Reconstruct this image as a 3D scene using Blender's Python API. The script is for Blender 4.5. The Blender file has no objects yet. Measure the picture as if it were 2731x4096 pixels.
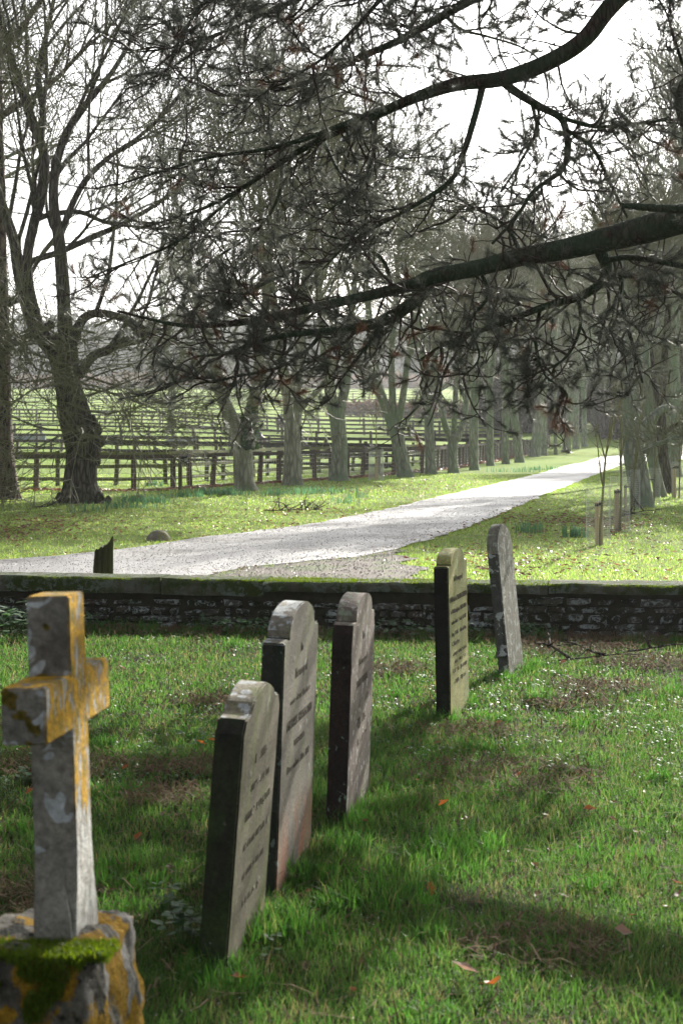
import bpy, bmesh, math, random
import numpy as np
from mathutils import Vector, Matrix, noise as mnoise

C = bpy.context.scene.collection
SC = bpy.context.scene
F = 1707.0; CX = 341.0; HY = 430.0; H = 1.6       # lens in frame units, horizon row, eye height
PI = math.pi
rnd = random.Random(7)
rng = np.random.default_rng(11)

def W(px, py, D): return np.array([(px-CX)/F*D, D, H-(py-HY)/F*D])
def G(px, py):
    D = H*F/(py-HY); return ((px-CX)/F*D, D)
def XY(px, D): return ((px-CX)/F*D, D)

# ---------------------------------------------------------------- terrain
def terr(x, y):
    x = np.asarray(x, float); y = np.asarray(y, float)
    s = np.maximum(0, y-108)
    rise = 0.040*s*s/(s+16)
    bend = np.clip((y-420)/260, 0, 1)
    rise = rise + 16*bend*bend
    right = np.clip((x-(y-45)*0.27-4)/14, 0, 1)
    rise = rise*(1-0.72*right*np.clip(1-(y-110)/400, 0, 1))
    und = 0.05*np.sin(x*0.31+1.3)*np.sin(y*0.23+.4)*np.clip((y-60)/30, 0, 1)
    return rise + und

# ---------------------------------------------------------------- tagging
def tag(o, label=None, cat=None, group=None, kind=None):
    if label: o['label'] = label
    if cat: o['category'] = cat
    if group: o['group'] = group
    if kind: o['kind'] = kind
    return o
def empty(name, loc, rz=0.0, label=None, cat=None, group=None, rx=0.0, ry=0.0):
    o = bpy.data.objects.new(name, None); C.objects.link(o)
    o.location = loc; o.rotation_euler = (rx, ry, rz); o.empty_display_size = .1
    return tag(o, label, cat, group)
def copy_tree(o, parent=None):
    c = o.copy(); C.objects.link(c)
    if parent is not None:
        c.parent = parent; c.matrix_parent_inverse = o.matrix_parent_inverse.copy()
    for ch in [q for q in list(C.objects) if q.parent == o]: copy_tree(ch, c)
    return c

# ---------------------------------------------------------------- mesh builder
class MB:
    def __init__(s): s.v = []; s.f = {3: [], 4: []}; s.n = 0; s.mi = {3: [], 4: []}; s.tub = {}
    def add(s, V, Fa, mi=0):
        V = np.asarray(V, np.float32).reshape(-1, 3); Fa = np.asarray(Fa, np.int64)
        k = Fa.shape[1]
        s.v.append(V); s.f[k].append(Fa+s.n); s.mi[k].append(np.full(len(Fa), mi, np.int32)); s.n += len(V)
    def tube(s, P, R, k=4, mi=0):
        P = np.asarray(P, float); R = np.asarray(R, float)
        s.tub.setdefault((len(P), k, mi), []).append((P, R))
    def tubeN(s, P, R, k=3, mi=0): s.tub.setdefault((P.shape[1], k, mi), []).append((P, R))
    def box(s, c, d, rz=0, mi=0, tilt=None):
        hx, hy, hz = d[0]/2, d[1]/2, d[2]/2
        V = np.array([[a*hx, b*hy, e*hz] for a in (-1, 1) for b in (-1, 1) for e in (-1, 1)])
        if tilt is not None: V = V @ np.array(tilt).T
        ca, sa = math.cos(rz), math.sin(rz)
        V = V @ np.array([[ca, sa, 0], [-sa, ca, 0], [0, 0, 1]]) + np.array(c)
        s.add(V, [[0, 1, 3, 2], [4, 6, 7, 5], [0, 4, 5, 1], [2, 3, 7, 6], [0, 2, 6, 4], [1, 5, 7, 3]], mi)
    def beam(s, a, b, w, h, mi=0):
        a = np.array(a, float); b = np.array(b, float); t = b-a; L = np.linalg.norm(t); t /= L
        side = np.cross(t, [0, 0, 1.0]); side /= np.linalg.norm(side)+1e-9; up = np.cross(side, t)
        V = []
        for p in (a, b):
            for q, r in ((-1, -1), (1, -1), (1, 1), (-1, 1)): V.append(p+side*q*w/2+up*r*h/2)
        s.add(V, [[0, 3, 2, 1], [4, 5, 6, 7], [0, 1, 5, 4], [1, 2, 6, 5], [2, 3, 7, 6], [3, 0, 4, 7]], mi)
    def flush(s):
        for (n, k, mi), L in s.tub.items():
            P = np.concatenate([q[0] if q[0].ndim == 3 else q[0][None] for q in L]); R = np.concatenate([q[1] if q[1].ndim == 2 else q[1][None] for q in L]); m = len(P)
            T = np.empty_like(P); T[:, 1:-1] = P[:, 2:]-P[:, :-2]; T[:, 0] = P[:, 1]-P[:, 0]; T[:, -1] = P[:, -1]-P[:, -2]
            T /= np.linalg.norm(T, axis=2, keepdims=True)+1e-9
            mean = P[:, -1]-P[:, 0]; ref = np.zeros((m, 3)); 
            ax = np.argmin(np.abs(mean), axis=1); ref[np.arange(m), ax] = 1
            N1 = np.cross(T, ref[:, None, :]); N1 /= np.linalg.norm(N1, axis=2, keepdims=True)+1e-9
            N2 = np.cross(T, N1)
            a = np.arange(k)*2*PI/k
            V = P[:, :, None, :]+R[:, :, None, None]*(np.cos(a)[None, None, :, None]*N1[:, :, None, :]+np.sin(a)[None, None, :, None]*N2[:, :, None, :])
            base = (np.arange(m)*n*k)[:, None, None]; i = (np.arange(n-1)*k)[None, :, None]; j = np.arange(k)[None, None, :]; j2 = (j+1) % k
            q = np.stack([base+i+j, base+i+j2, base+i+k+j2, base+i+k+j], -1).reshape(-1, 4)
            s.add(V.reshape(-1, 3), q, mi)
        s.tub = {}
    def mesh(s, name, mats, smooth=False):
        s.flush()
        me = bpy.data.meshes.new(name)
        V = np.concatenate(s.v) if s.v else np.zeros((0, 3), np.float32)
        T = np.concatenate(s.f[3]) if s.f[3] else np.zeros((0, 3), np.int64)
        Q = np.concatenate(s.f[4]) if s.f[4] else np.zeros((0, 4), np.int64)
        me.vertices.add(len(V)); me.vertices.foreach_set('co', V.astype(np.float32).ravel())
        lv = np.concatenate([T.ravel(), Q.ravel()]).astype(np.int32)
        me.loops.add(len(lv)); me.loops.foreach_set('vertex_index', lv)
        ls = np.concatenate([np.arange(len(T))*3, len(T)*3+np.arange(len(Q))*4]).astype(np.int32)
        me.polygons.add(len(ls)); me.polygons.foreach_set('loop_start', ls)
        mi = np.concatenate([np.concatenate(s.mi[k]) if s.mi[k] else np.zeros(0, np.int32) for k in (3, 4)]).astype(np.int32)
        me.polygons.foreach_set('material_index', mi)
        me.polygons.foreach_set('use_smooth', np.full(len(ls), smooth, bool))
        for m in (mats if isinstance(mats, (list, tuple)) else [mats]): me.materials.append(m)
        me.update(calc_edges=True); me.validate()
        return me
    def build(s, name, mats, parent=None, smooth=False, loc=None):
        o = bpy.data.objects.new(name, s.mesh(name, mats, smooth)); C.objects.link(o)
        if parent is not None: o.parent = parent
        if loc is not None: o.location = loc
        return o

def bm_obj(name, bm, mats, parent=None, smooth=False):
    me = bpy.data.meshes.new(name); bm.to_mesh(me); bm.free()
    for m in (mats if isinstance(mats, (list, tuple)) else [mats]): me.materials.append(m)
    if smooth:
        for p in me.polygons: p.use_smooth = True
    o = bpy.data.objects.new(name, me); C.objects.link(o)
    if parent is not None: o.parent = parent
    return o

def spline(pts, n):
    P = np.asarray(pts, float); m = len(P)
    Q = np.vstack([2*P[0]-P[1], P, 2*P[-1]-P[-2]])
    u = np.linspace(0, m-1-1e-6, n); i = u.astype(int); t = (u-i)[:, None]
    a, b, c, d = Q[i], Q[i+1], Q[i+2], Q[i+3]
    return 0.5*((2*b)+(-a+c)*t+(2*a-5*b+4*c-d)*t*t+(-a+3*b-3*c+d)*t**3)

# ---------------------------------------------------------------- materials
class NT:
    def __init__(s, name):
        s.m = bpy.data.materials.new(name); s.m.use_nodes = True; s.t = s.m.node_tree; s.t.nodes.clear()
        s.out = s.n('ShaderNodeOutputMaterial')
    def n(s, ty, ins=None, **kw):
        x = s.t.nodes.new(ty)
        for k, v in kw.items(): setattr(x, k, v)
        for k, v in (ins or {}).items():
            if isinstance(v, bpy.types.NodeSocket): s.t.links.new(v, x.inputs[k])
            elif isinstance(v, (tuple, list)) and len(v) == 3 and x.inputs[k].type == 'RGBA': x.inputs[k].default_value = (*v, 1)
            else: x.inputs[k].default_value = v
        return x
    def coord(s, kind='Object'): return s.n('ShaderNodeTexCoord').outputs[kind]
    def geo(s, k): return s.n('ShaderNodeNewGeometry').outputs[k]
    def scale(s, v, sc): return s.n('ShaderNodeMapping', {'Vector': v, 'Scale': sc}).outputs[0]
    def noise(s, v, scale, detail=4, rough=.55, dist=0): return s.n('ShaderNodeTexNoise', {'Vector': v, 'Scale': scale, 'Detail': detail, 'Roughness': rough, 'Distortion': dist}).outputs[0]
    def ramp(s, v, stops):
        r = s.n('ShaderNodeValToRGB', {'Fac': v}); e = r.color_ramp.elements
        while len(e) < len(stops): e.new(.5)
        for i, (p, c) in enumerate(stops):
            e[i].position = p; e[i].color = (c, c, c, 1) if isinstance(c, (int, float)) else (*c, 1)
        return r.outputs[0]
    def mix(s, f, a, b):
        x = s.n('ShaderNodeMix', data_type='RGBA')
        for i, v in ((0, f), (6, a), (7, b)):
            if isinstance(v, bpy.types.NodeSocket): s.t.links.new(v, x.inputs[i])
            else: x.inputs[i].default_value = v if i == 0 else (*v, 1)
        return x.outputs[2]
    def math(s, op, a, b=0.0, clamp=False):
        x = s.n('ShaderNodeMath', operation=op, use_clamp=clamp)
        for i, v in ((0, a), (1, b)):
            if isinstance(v, bpy.types.NodeSocket): s.t.links.new(v, x.inputs[i])
            else: x.inputs[i].default_value = v
        return x.outputs[0]
    def bump(s, h, strength=.5, dist=.02): return s.n('ShaderNodeBump', {'Height': h, 'Strength': strength, 'Distance': dist}).outputs[0]
    def bsdf(s, col, rough=.8, spec=.3, normal=None, **kw):
        ins = {'Base Color': col, 'Roughness': rough, 'Specular IOR Level': spec}
        if normal is not None: ins['Normal'] = normal
        ins.update(kw)
        return s.n('ShaderNodeBsdfPrincipled', ins).outputs[0]
    def mottle(s, c, v, scale, lo, hi):
        k = s.n('ShaderNodeMapRange', {'Value': s.noise(v, scale, 4, .7), 'From Min': .3, 'From Max': .7, 'To Min': lo, 'To Max': hi}).outputs[0]
        return s.n('ShaderNodeHueSaturation', {'Value': k, 'Color': c}).outputs[0]
    def done(s, sh): s.t.links.new(sh, s.out.inputs[0]); return s.m

def leaf_shader(t, col, tcol, trans, rough, spec, normal=None):
    p = t.bsdf(col, rough, spec, normal)
    tr = t.n('ShaderNodeBsdfTranslucent', {'Color': tcol}).outputs[0]
    return t.n('ShaderNodeMixShader', {0: trans, 1: p, 2: tr}).outputs[0]

def m_grass(name, dark, mid, light, dead, tscale=1.0, trans=.5, rough=.32, spec=.5, dead_amt=.42):
    t = NT(name); P = t.geo('Position'); r = t.geo('Random Per Island')
    n1 = t.noise(P, .9, 3); n2 = t.noise(P, 4.5, 3)
    c = t.ramp(r, [(0, dark), (.45, mid), (.9, light), (1, light)])
    c = t.mix(t.ramp(n1, [(.38, 0), (.62, 1)]), c, t.mix(.55, c, mid))
    d = t.ramp(t.math('ADD', t.math('MULTIPLY', n2, .5), t.math('MULTIPLY', r, .5)), [(1-dead_amt-.12, 0), (1-dead_amt, 1)])
    c = t.mix(d, c, dead)
    tc = t.n('ShaderNodeHueSaturation', {'Hue': .49, 'Saturation': 1.1, 'Value': 2.0*tscale, 'Color': c}).outputs[0]
    return t.done(leaf_shader(t, c, tc, trans, rough, spec))

def m_simple(name, c1, c2, scale=8, rough=.8, spec=.3, bump=.4, bdist=.01, stretch=(1, 1, 1), detail=5, coord='Object'):
    t = NT(name); v = t.scale(t.coord(coord), stretch)
    n = t.noise(v, scale, detail)
    return t.done(t.bsdf(t.mix(t.ramp(n, [(.3, 0), (.7, 1)]), c1, c2), rough, spec, t.bump(n, bump, bdist)))

def m_bark(name, c1, c2, moss, moss_amt=.5, scale=3.0, deep=.8, dist=.05, coord='Object'):
    t = NT(name); v = t.coord(coord)
    vs = t.scale(v, (1, 1, .22)); n = t.noise(vs, scale*2.2, 6, .65, .6)
    w = t.n('ShaderNodeTexVoronoi', {'Vector': vs, 'Scale': scale*3.2}, feature='DISTANCE_TO_EDGE').outputs[0]
    hgt = t.math('ADD', t.math('MULTIPLY', t.ramp(w, [(0, 0), (.35, 1)]), .6), n)
    col = t.mix(t.ramp(hgt, [(.45, 0), (1.0, 1)]), c1, c2)
    mo = t.noise(v, scale*.35, 4, .6); mo2 = t.noise(v, scale*4, 3)
    f = t.ramp(t.math('ADD', mo, t.math('MULTIPLY', mo2, .25)), [(.82-moss_amt*.45, 0), (.95-moss_amt*.4, 1)])
    col = t.mix(t.math('MULTIPLY', f, .85), col, moss)
    return t.done(t.bsdf(col, .85, .25, t.bump(hgt, deep, dist)))

M = {}
M['bark'] = m_bark('bark_grey', (.14, .145, .125), (.34, .36, .30), (.19, .25, .17), .6, 3.0, .7, .03)
M['bark_old'] = m_bark('bark_old', (.035, .030, .024), (.17, .15, .125), (.085, .10, .055), .35, 4.0, 1.0, .08)
M['bark_pale'] = m_bark('bark_pale', (.17, .17, .145), (.38, .38, .32), (.18, .23, .14), .4, 3.0, .4, .02)
M['bark_red'] = m_bark('bark_red', (.025, .018, .016), (.26, .19, .17), (.10, .08, .07), .1, 3.2, 1.0, .08)
M['twig'] = m_simple('twig', (.14, .135, .10), (.25, .24, .17), 2.0, .65, .4, 0)
M['twig_mossy'] = m_simple('twig_mossy', (.12, .115, .085), (.20, .21, .10), 3.0, .65, .4, 0)
M['pine_bark'] = m_bark('pine_bark', (.022, .016, .012), (.085, .062, .05), (.035, .065, .032), .75, 9.0, .9, .02)
M['pine_twig'] = m_simple('pine_twig', (.035, .026, .02), (.085, .065, .05), 14.0, .75, .3, .4, .004)

def m_needle(name, a, b, tr):
    t = NT(name); r = t.geo('Random Per Island')
    c = t.ramp(r, [(0, a), (1, b)])
    tc = t.n('ShaderNodeHueSaturation', {'Value': tr, 'Color': c}).outputs[0]
    return t.done(leaf_shader(t, c, tc, .3, .46, .4))
M['needle'] = m_needle('needle', (.055, .062, .050), (.135, .145, .115), 1.4)
M['needle_dead'] = m_needle('needle_dead', (.085, .045, .028), (.19, .095, .05), 1.0)

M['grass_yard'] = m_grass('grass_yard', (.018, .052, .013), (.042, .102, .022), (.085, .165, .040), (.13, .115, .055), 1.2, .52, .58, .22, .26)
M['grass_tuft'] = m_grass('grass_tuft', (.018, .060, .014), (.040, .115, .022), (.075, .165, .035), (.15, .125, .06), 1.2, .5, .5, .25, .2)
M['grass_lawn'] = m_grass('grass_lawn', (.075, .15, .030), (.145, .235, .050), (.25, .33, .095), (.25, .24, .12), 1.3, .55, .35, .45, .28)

def m_ground():
    t = NT('ground_turf'); P = t.geo('Position')
    yy = t.n('ShaderNodeSeparateXYZ', {0: P}).outputs[1]
    big = t.noise(P, .12, 4); n = t.noise(P, 2.2, 5, .65); fine = t.noise(P, 38, 4, .7)
    lawn = t.mix(t.ramp(n, [(.32, 0), (.66, 1)]), (.10, .165, .035), (.19, .25, .075))
    lawn = t.mix(t.ramp(fine, [(.35, 0), (.65, 1)]), lawn, t.mix(.5, lawn, (.20, .25, .05)))
    lawn = t.mix(t.ramp(t.math('ADD', t.math('MULTIPLY', n, .5), t.math('MULTIPLY', big, .6)), [(.66, 0), (.80, .8)]), lawn, (.14, .13, .05))
    soil = t.mix(t.ramp(t.noise(P, 9, 5, .7), [(.35, 0), (.65, 1)]), (.018, .020, .009), (.050, .040, .022))
    f = t.math('MULTIPLY', t.math('SUBTRACT', yy, 13.6), 3.0, True)
    pad = t.mix(t.ramp(t.noise(P, .05, 5), [(.35, 0), (.65, 1)]), (.15, .25, .030), (.22, .30, .05))
    f2 = t.math('MULTIPLY', t.math('SUBTRACT', yy, 58), .06, True)
    c = t.mix(f, soil, t.mix(f2, lawn, pad))
    return t.done(t.bsdf(c, .9, .06, t.bump(t.math('ADD', n, t.math('MULTIPLY', fine, .6)), .7, .05)))
M['ground'] = m_ground()

def m_road():
    t = NT('road_chippings'); P = t.geo('Position')
    st = t.noise(P, 48, 3, .8); mid = t.noise(t.scale(P, (1, .5, 1)), 7, 4, .7); big = t.noise(P, .55, 5, .65); v = t.n('ShaderNodeTexVoronoi', {'Vector': P, 'Scale': 32}).outputs[1]
    c = t.mix(t.ramp(st, [(.38, 0), (.62, 1)]), (.15, .147, .15), (.46, .45, .46))
    c = t.mix(t.math('MULTIPLY', t.ramp(big, [(.50, 0), (.64, .8)]), t.ramp(mid, [(.35, .3), (.6, 1)])), c, (.10, .095, .08))
    h = t.math('ADD', t.math('ADD', st, t.math('MULTIPLY', v, .5)), t.math('MULTIPLY', t.noise(P, 16, 3, .7), .5))
    ro = t.math('ADD', t.math('ADD', .24, t.math('MULTIPLY', t.ramp(big, [(.4, 0), (.65, 1)]), .25)), t.math('MULTIPLY', st, .15))
    return t.done(t.bsdf(c, ro, .6, t.bump(h, .9, .012)))
M['road'] = m_road()
def m_gravel():
    t = NT('gravel_apron'); P = t.geo('Position')
    st = t.noise(P, 40, 4, .8); big = t.noise(P, 1.6, 5, .7)
    c = t.mix(t.ramp(st, [(.35, 0), (.65, 1)]), (.06, .05, .042), (.24, .20, .175))
    c = t.mix(t.ramp(big, [(.48, 0), (.60, .85)]), c, (.09, .13, .03))
    return t.done(t.bsdf(c, .75, .2, t.bump(st, 1.0, .02)))
M['gravel'] = m_gravel()
def m_chip():
    t = NT('chippings'); r_ = t.geo('Random Per Island'); return t.done(t.bsdf(t.ramp(r_, [(0, (.16, .15, .145)), (.5, (.28, .27, .26)), (1, (.44, .43, .42))]), .45, .5))
M['chip'] = m_chip()

def m_stone(name, base, base2, stain, lichen, lich_amt, algae, algae_amt, top_lichen=None, streak=True, rough=.8, foot=None, tl=.0):
    t = NT(name); v = t.coord('Object')
    n = t.noise(v, 7, 6, .6); st = t.noise(t.scale(v, (9, 9, .8)), 4, 5, .6); fine = t.noise(v, 60, 4, .7)
    c = t.mix(t.ramp(n, [(.3, 0), (.7, 1)]), base, base2)
    if streak: c = t.mix(t.ramp(st, [(.45, 0), (.68, .75)]), c, stain)
    al = t.noise(t.scale(v, (3, 3, 1.3)), 2.2, 5, .65)
    c = t.mix(t.ramp(al, [(.62-algae_amt*.3, 0), (.75-algae_amt*.3, .85)]), c, algae)
    if foot:
        z = t.n('ShaderNodeSeparateXYZ', {0: v}).outputs[2]
        f = t.math('MULTIPLY', t.ramp(t.math('ADD', z, t.math('MULTIPLY', n, .5)), [(.32, 1), (.55, 0)]), t.ramp(t.noise(t.scale(v, (1, 1, .35)), 11, 3), [(.45, 0), (.56, 1)]))
        c = t.mix(t.math('MULTIPLY', f, .8), c, foot)
    lv = t.noise(v, 17, 4, .62, .4); lm = t.ramp(lv, [(.70-lich_amt*.3, 0), (.72-lich_amt*.3, 1)])
    c = t.mix(lm, c, lichen)
    if top_lichen:
        nz = t.n('ShaderNodeSeparateXYZ', {0: t.geo('Normal')}).outputs[2]
        vo = t.n('ShaderNodeTexVoronoi', {'Vector': v, 'Scale': 19.0}).outputs[0]
        spots = t.math('MAXIMUM', t.ramp(t.math('ADD', vo, t.math('MULTIPLY', t.noise(v, 70, 2), .12)), [(.36, 1), (.42, 0)]), t.ramp(t.noise(v, 13, 5, .65), [(.60-tl, 0), (.62-tl, 1)]))
        f = t.math('MULTIPLY', t.ramp(nz, [(.12, 0), (.25, 1)]), spots)
        c = t.mix(f, c, top_lichen)
    c = t.mottle(c, v, 75, .62, 1.35); c = t.mottle(c, v, 9, .72, 1.2)
    h = t.math('ADD', t.math('ADD', n, t.math('MULTIPLY', fine, .8)), t.math('MULTIPLY', lm, .35))
    return t.done(t.bsdf(c, rough, .3, t.bump(h, .55, .012)))
LG = (.36, .39, .36)
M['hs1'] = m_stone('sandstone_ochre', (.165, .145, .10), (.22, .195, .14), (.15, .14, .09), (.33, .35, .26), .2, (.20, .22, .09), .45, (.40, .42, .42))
M['hs1d'] = m_stone('sandstone_shaded_side', (.016, .016, .012), (.034, .034, .022), (.022, .036, .014), (.07, .07, .045), .05, (.03, .05, .014), .55)  # the d copies darken the slab sides: painted shade along with algae
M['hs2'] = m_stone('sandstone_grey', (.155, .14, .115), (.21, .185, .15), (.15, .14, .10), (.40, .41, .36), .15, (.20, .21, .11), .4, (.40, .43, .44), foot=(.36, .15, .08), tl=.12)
M['hs2d'] = m_stone('stone_shaded_lichened', (.022, .024, .019), (.042, .045, .034), (.02, .03, .02), (.16, .22, .19), .32, (.02, .03, .014), .3)
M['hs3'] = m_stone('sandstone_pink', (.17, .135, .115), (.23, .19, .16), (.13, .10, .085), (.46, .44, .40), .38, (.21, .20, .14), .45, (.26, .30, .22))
M['hs3d'] = m_stone('stone_shaded_red', (.024, .017, .014), (.045, .032, .026), (.02, .014, .012), (.15, .22, .17), .22, (.015, .012, .009), .3)
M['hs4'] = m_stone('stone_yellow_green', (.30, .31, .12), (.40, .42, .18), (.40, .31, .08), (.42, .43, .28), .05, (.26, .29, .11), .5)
M['hs4d'] = m_stone('stone_shaded_plain', (.010, .011, .009), (.018, .019, .014), (.016, .02, .012), (.06, .08, .06), .06, (.014, .02, .009), .3)
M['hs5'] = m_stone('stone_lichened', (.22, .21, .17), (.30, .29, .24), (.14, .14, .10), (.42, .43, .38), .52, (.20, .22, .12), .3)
M['hs5d'] = m_stone('stone_shaded_grey', (.075, .075, .070), (.12, .12, .11), (.06, .06, .05), (.38, .41, .40), .42, (.05, .065, .03), .4)
M['worn'] = m_simple('worn_lettering', (.105, .092, .072), (.18, .16, .125), 40, .9, .1, .2)
M['engrave'] = m_simple('engraving', (.085, .075, .06), (.165, .145, .115), 30, .9, .1, .2)

def m_cross():
    t = NT('cross_limestone'); v = t.coord('Object'); nv = t.n('ShaderNodeSeparateXYZ', {0: t.coord('Normal')})
    n = t.noise(v, 8, 6, .6); big = t.noise(v, 3.2, 4, .6); fine = t.noise(v, 90, 4, .7)
    c = t.mix(t.ramp(n, [(.3, 0), (.7, 1)]), (.20, .195, .175), (.36, .345, .30))
    c = t.mix(t.ramp(big, [(.46, 0), (.66, .85)]), c, (.075, .072, .062))
    # pale crust on the face, orange lichen over face and tops, dark olive lichen on the ends
    front = t.ramp(t.math('MULTIPLY', nv.outputs[1], -1), [(.4, 0), (.6, 1)])
    top = t.ramp(nv.outputs[2], [(.4, 0), (.6, 1)])
    z = t.n('ShaderNodeSeparateXYZ', {0: v}).outputs[2]
    c = t.mix(t.math('MULTIPLY', front, .85), c, t.mix(t.ramp(t.noise(t.scale(v, (3, 3, 1)), 16, 4), [(.42, 0), (.58, 1)]), (.40, .38, .34), (.66, .67, .64)))
    sv = t.noise(t.scale(v, (2.6, 2.6, 1)), 11, 6, .68, .3)
    zf = t.ramp(t.math('ADD', z, t.math('MULTIPLY', n, .12)), [(.74, .0), (.84, 1)])
    om = t.math('MULTIPLY', t.ramp(t.math('ADD', sv, t.math('MULTIPLY', zf, .20)), [(.63, 0), (.68, 1)]), t.math('MAXIMUM', front, t.math('MULTIPLY', top, 1)))
    oc = t.mix(t.ramp(fine, [(.35, 0), (.65, 1)]), (.42, .22, .015), (.72, .43, .03))
    oc = t.mix(t.ramp(t.noise(v, 24, 3), [(.5, 0), (.66, .8)]), oc, (.14, .15, .03))
    c = t.mix(om, c, oc)
    endf = t.math('SUBTRACT', 1.0, t.math('MAXIMUM', front, top))
    ol = t.math('MULTIPLY', t.ramp(t.math('ADD', t.noise(v, 11, 3, .5), t.math('MULTIPLY', zf, .06)), [(.645, 0), (.67, 1)]), endf)
    c = t.mix(ol, c, t.mix(t.ramp(fine, [(.35, 0), (.65, 1)]), (.05, .055, .01), (.20, .14, .02)))
    wh = t.math('MULTIPLY', t.ramp(t.noise(v, 15, 2, .4, .8), [(.60, 0), (.63, 1)]), endf)
    c = t.mix(wh, c, (.48, .52, .54))
    c = t.mottle(c, v, 60, .6, 1.35); c = t.mottle(c, v, 13, .7, 1.25)
    return t.done(t.bsdf(c, .88, .2, t.bump(t.math('ADD', t.math('ADD', n, t.math('MULTIPLY', fine, 1.0)), t.math('MULTIPLY', om, .7)), .9, .012)))
M['cross'] = m_cross()
def m_plinth():
    t = NT('plinth_limestone'); v = t.coord('Object'); n = t.noise(v, 7, 6, .65); fine = t.noise(v, 80, 4, .7)
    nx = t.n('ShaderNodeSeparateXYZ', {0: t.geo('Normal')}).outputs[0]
    c = t.mix(t.ramp(n, [(.35, 0), (.65, 1)]), (.055, .052, .042), (.25, .235, .20))
    c = t.mix(t.ramp(t.noise(v, 12, 3), [(.54, 0), (.60, 1)]), c, (.02, .022, .016))
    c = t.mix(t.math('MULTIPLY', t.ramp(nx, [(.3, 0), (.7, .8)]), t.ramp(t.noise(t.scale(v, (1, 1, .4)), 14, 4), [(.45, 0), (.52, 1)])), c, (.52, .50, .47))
    o = t.noise(t.scale(v, (1, 1, .6)), 8, 6, .6, .3)
    c = t.mix(t.ramp(o, [(.50, 0), (.53, 1)]), c, t.mix(t.ramp(fine, [(.3, 0), (.7, 1)]), (.30, .17, .02), (.56, .33, .03)))
    c = t.mottle(c, v, 55, .55, 1.3); c = t.mottle(c, v, 11, .65, 1.2)
    return t.done(t.bsdf(c, .9, .2, t.bump(t.math('ADD', n, t.math('MULTIPLY', fine, .9)), 1.0, .025)))
M['plinth'] = m_plinth()
M['moss'] = m_grass('moss', (.035, .06, .006), (.07, .12, .01), (.13, .19, .02), (.09, .08, .02), 1.3, .35, .6, .2, .2)

def m_wall():
    t = NT('wall_rubble'); P = t.geo('Position'); n = t.noise(P, 5, 6, .65); fine = t.noise(P, 42, 5, .7); r = t.geo('Random Per Island')
    c = t.mix(t.ramp(n, [(.3, 0), (.7, 1)]), (.040, .043, .026), (.11, .108, .08))
    c = t.mix(t.ramp(r, [(0, 0), (1, .8)]), c, (.20, .19, .155))
    z = t.n('ShaderNodeSeparateXYZ', {0: P}).outputs[2]
    g = t.ramp(t.math('ADD', t.noise(P, 3.4, 5, .6), t.math('MULTIPLY', z, .35)), [(.52, 0), (.66, 1)])
    c = t.mix(g, c, t.mix(fine, (.024, .040, .011), (.075, .105, .022)))
    lm = t.math('MULTIPLY', t.ramp(t.noise(P, 16, 5, .68, .5), [(.50, 0), (.54, 1)]), t.ramp(t.noise(P, 2.1, 3), [(.36, .2), (.54, 1)]))
    lm = t.math('MULTIPLY', lm, t.ramp(t.math('ADD', z, t.math('MULTIPLY', n, .15)), [(.28, 1), (.42, .4)]))
    c = t.mix(t.math('MULTIPLY', lm, t.ramp(fine, [(.3, .35), (.6, 1)])), c, (.30, .35, .34))
    return t.done(t.bsdf(c, .9, .2, t.bump(t.math('ADD', n, fine), 1.0, .04)))
M['wall'] = m_wall()
def m_rubble():
    t = NT('rubble_stones'); P = t.geo('Position'); r_ = t.geo('Random Per Island'); n = t.noise(P, 9, 5, .6); fine = t.noise(P, 55, 4, .7)
    c = t.ramp(r_, [(0, (.035, .037, .026)), (.3, (.075, .073, .056)), (.6, (.12, .115, .095)), (.85, (.17, .165, .14)), (1, (.10, .075, .055))])
    c = t.mix(t.ramp(t.noise(P, 4, 4, .6), [(.48, 0), (.62, .8)]), c, (.035, .052, .020))
    lm = t.ramp(t.math('ADD', t.noise(P, 20, 4, .7, .4), t.math('MULTIPLY', t.noise(P, 3, 3), .35)), [(.70, 0), (.735, 1)])
    c = t.mix(lm, c, (.42, .47, .46)); c = t.mottle(c, P, 40, .6, 1.3)
    return t.done(t.bsdf(c, .9, .15, t.bump(t.math('ADD', n, fine), 1.0, .03)))
M['rubble'] = m_rubble(); M['joint'] = m_simple('wall_joint', (.022, .022, .015), (.05, .045, .032), 20, .95, .05, .5)

M['post_wood'] = m_simple('fence_wood', (.065, .052, .044), (.19, .145, .12), 7, .9, .1, .6, .01, (1, 1, .15))
M['post_moss'] = m_simple('fence_wood_green', (.06, .065, .025), (.16, .17, .06), 5, .8, .3, .6, .01, (1, 1, .3))
M['rail_dark'] = m_simple('rail_dark', (.018, .016, .014), (.045, .038, .032), 4, .9, .08, .4, .01, (.3, .3, 1))
M['rail'] = m_simple('rail_brown', (.05, .042, .036), (.12, .10, .085), 4, .9, .1, .4, .01, (.2, .2, 1))
M['rail_green'] = m_simple('rail_green', (.08, .085, .03), (.20, .22, .07), 3, .75, .3, .4, .01, (.3, .3, 1))
M['stake'] = m_simple('stake_wood', (.42, .33, .22), (.58, .47, .33), 8, .7, .3, .3, .006, (1, 1, .2))
M['wire'] = m_simple('galvanised_wire', (.50, .51, .53), (.65, .66, .68), 20, .3, .8, 0)
M['rubber'] = m_simple('rubber_strap', (.012, .012, .012), (.03, .03, .03), 20, .5, .4, 0)
M['sap_bark'] = m_simple('sapling_bark', (.12, .12, .05), (.22, .20, .10), 12, .5, .4, .2)
M['rotten'] = m_simple('rotten_wood', (.025, .022, .016), (.10, .115, .04), 10, .9, .2, 1.0, .03, (1, 1, .12))
M['ball'] = m_stone('ball_stone', (.17, .155, .13), (.25, .225, .19), (.12, .12, .08), (.30, .31, .25), .12, (.20, .20, .06), .45, None, False)
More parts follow.
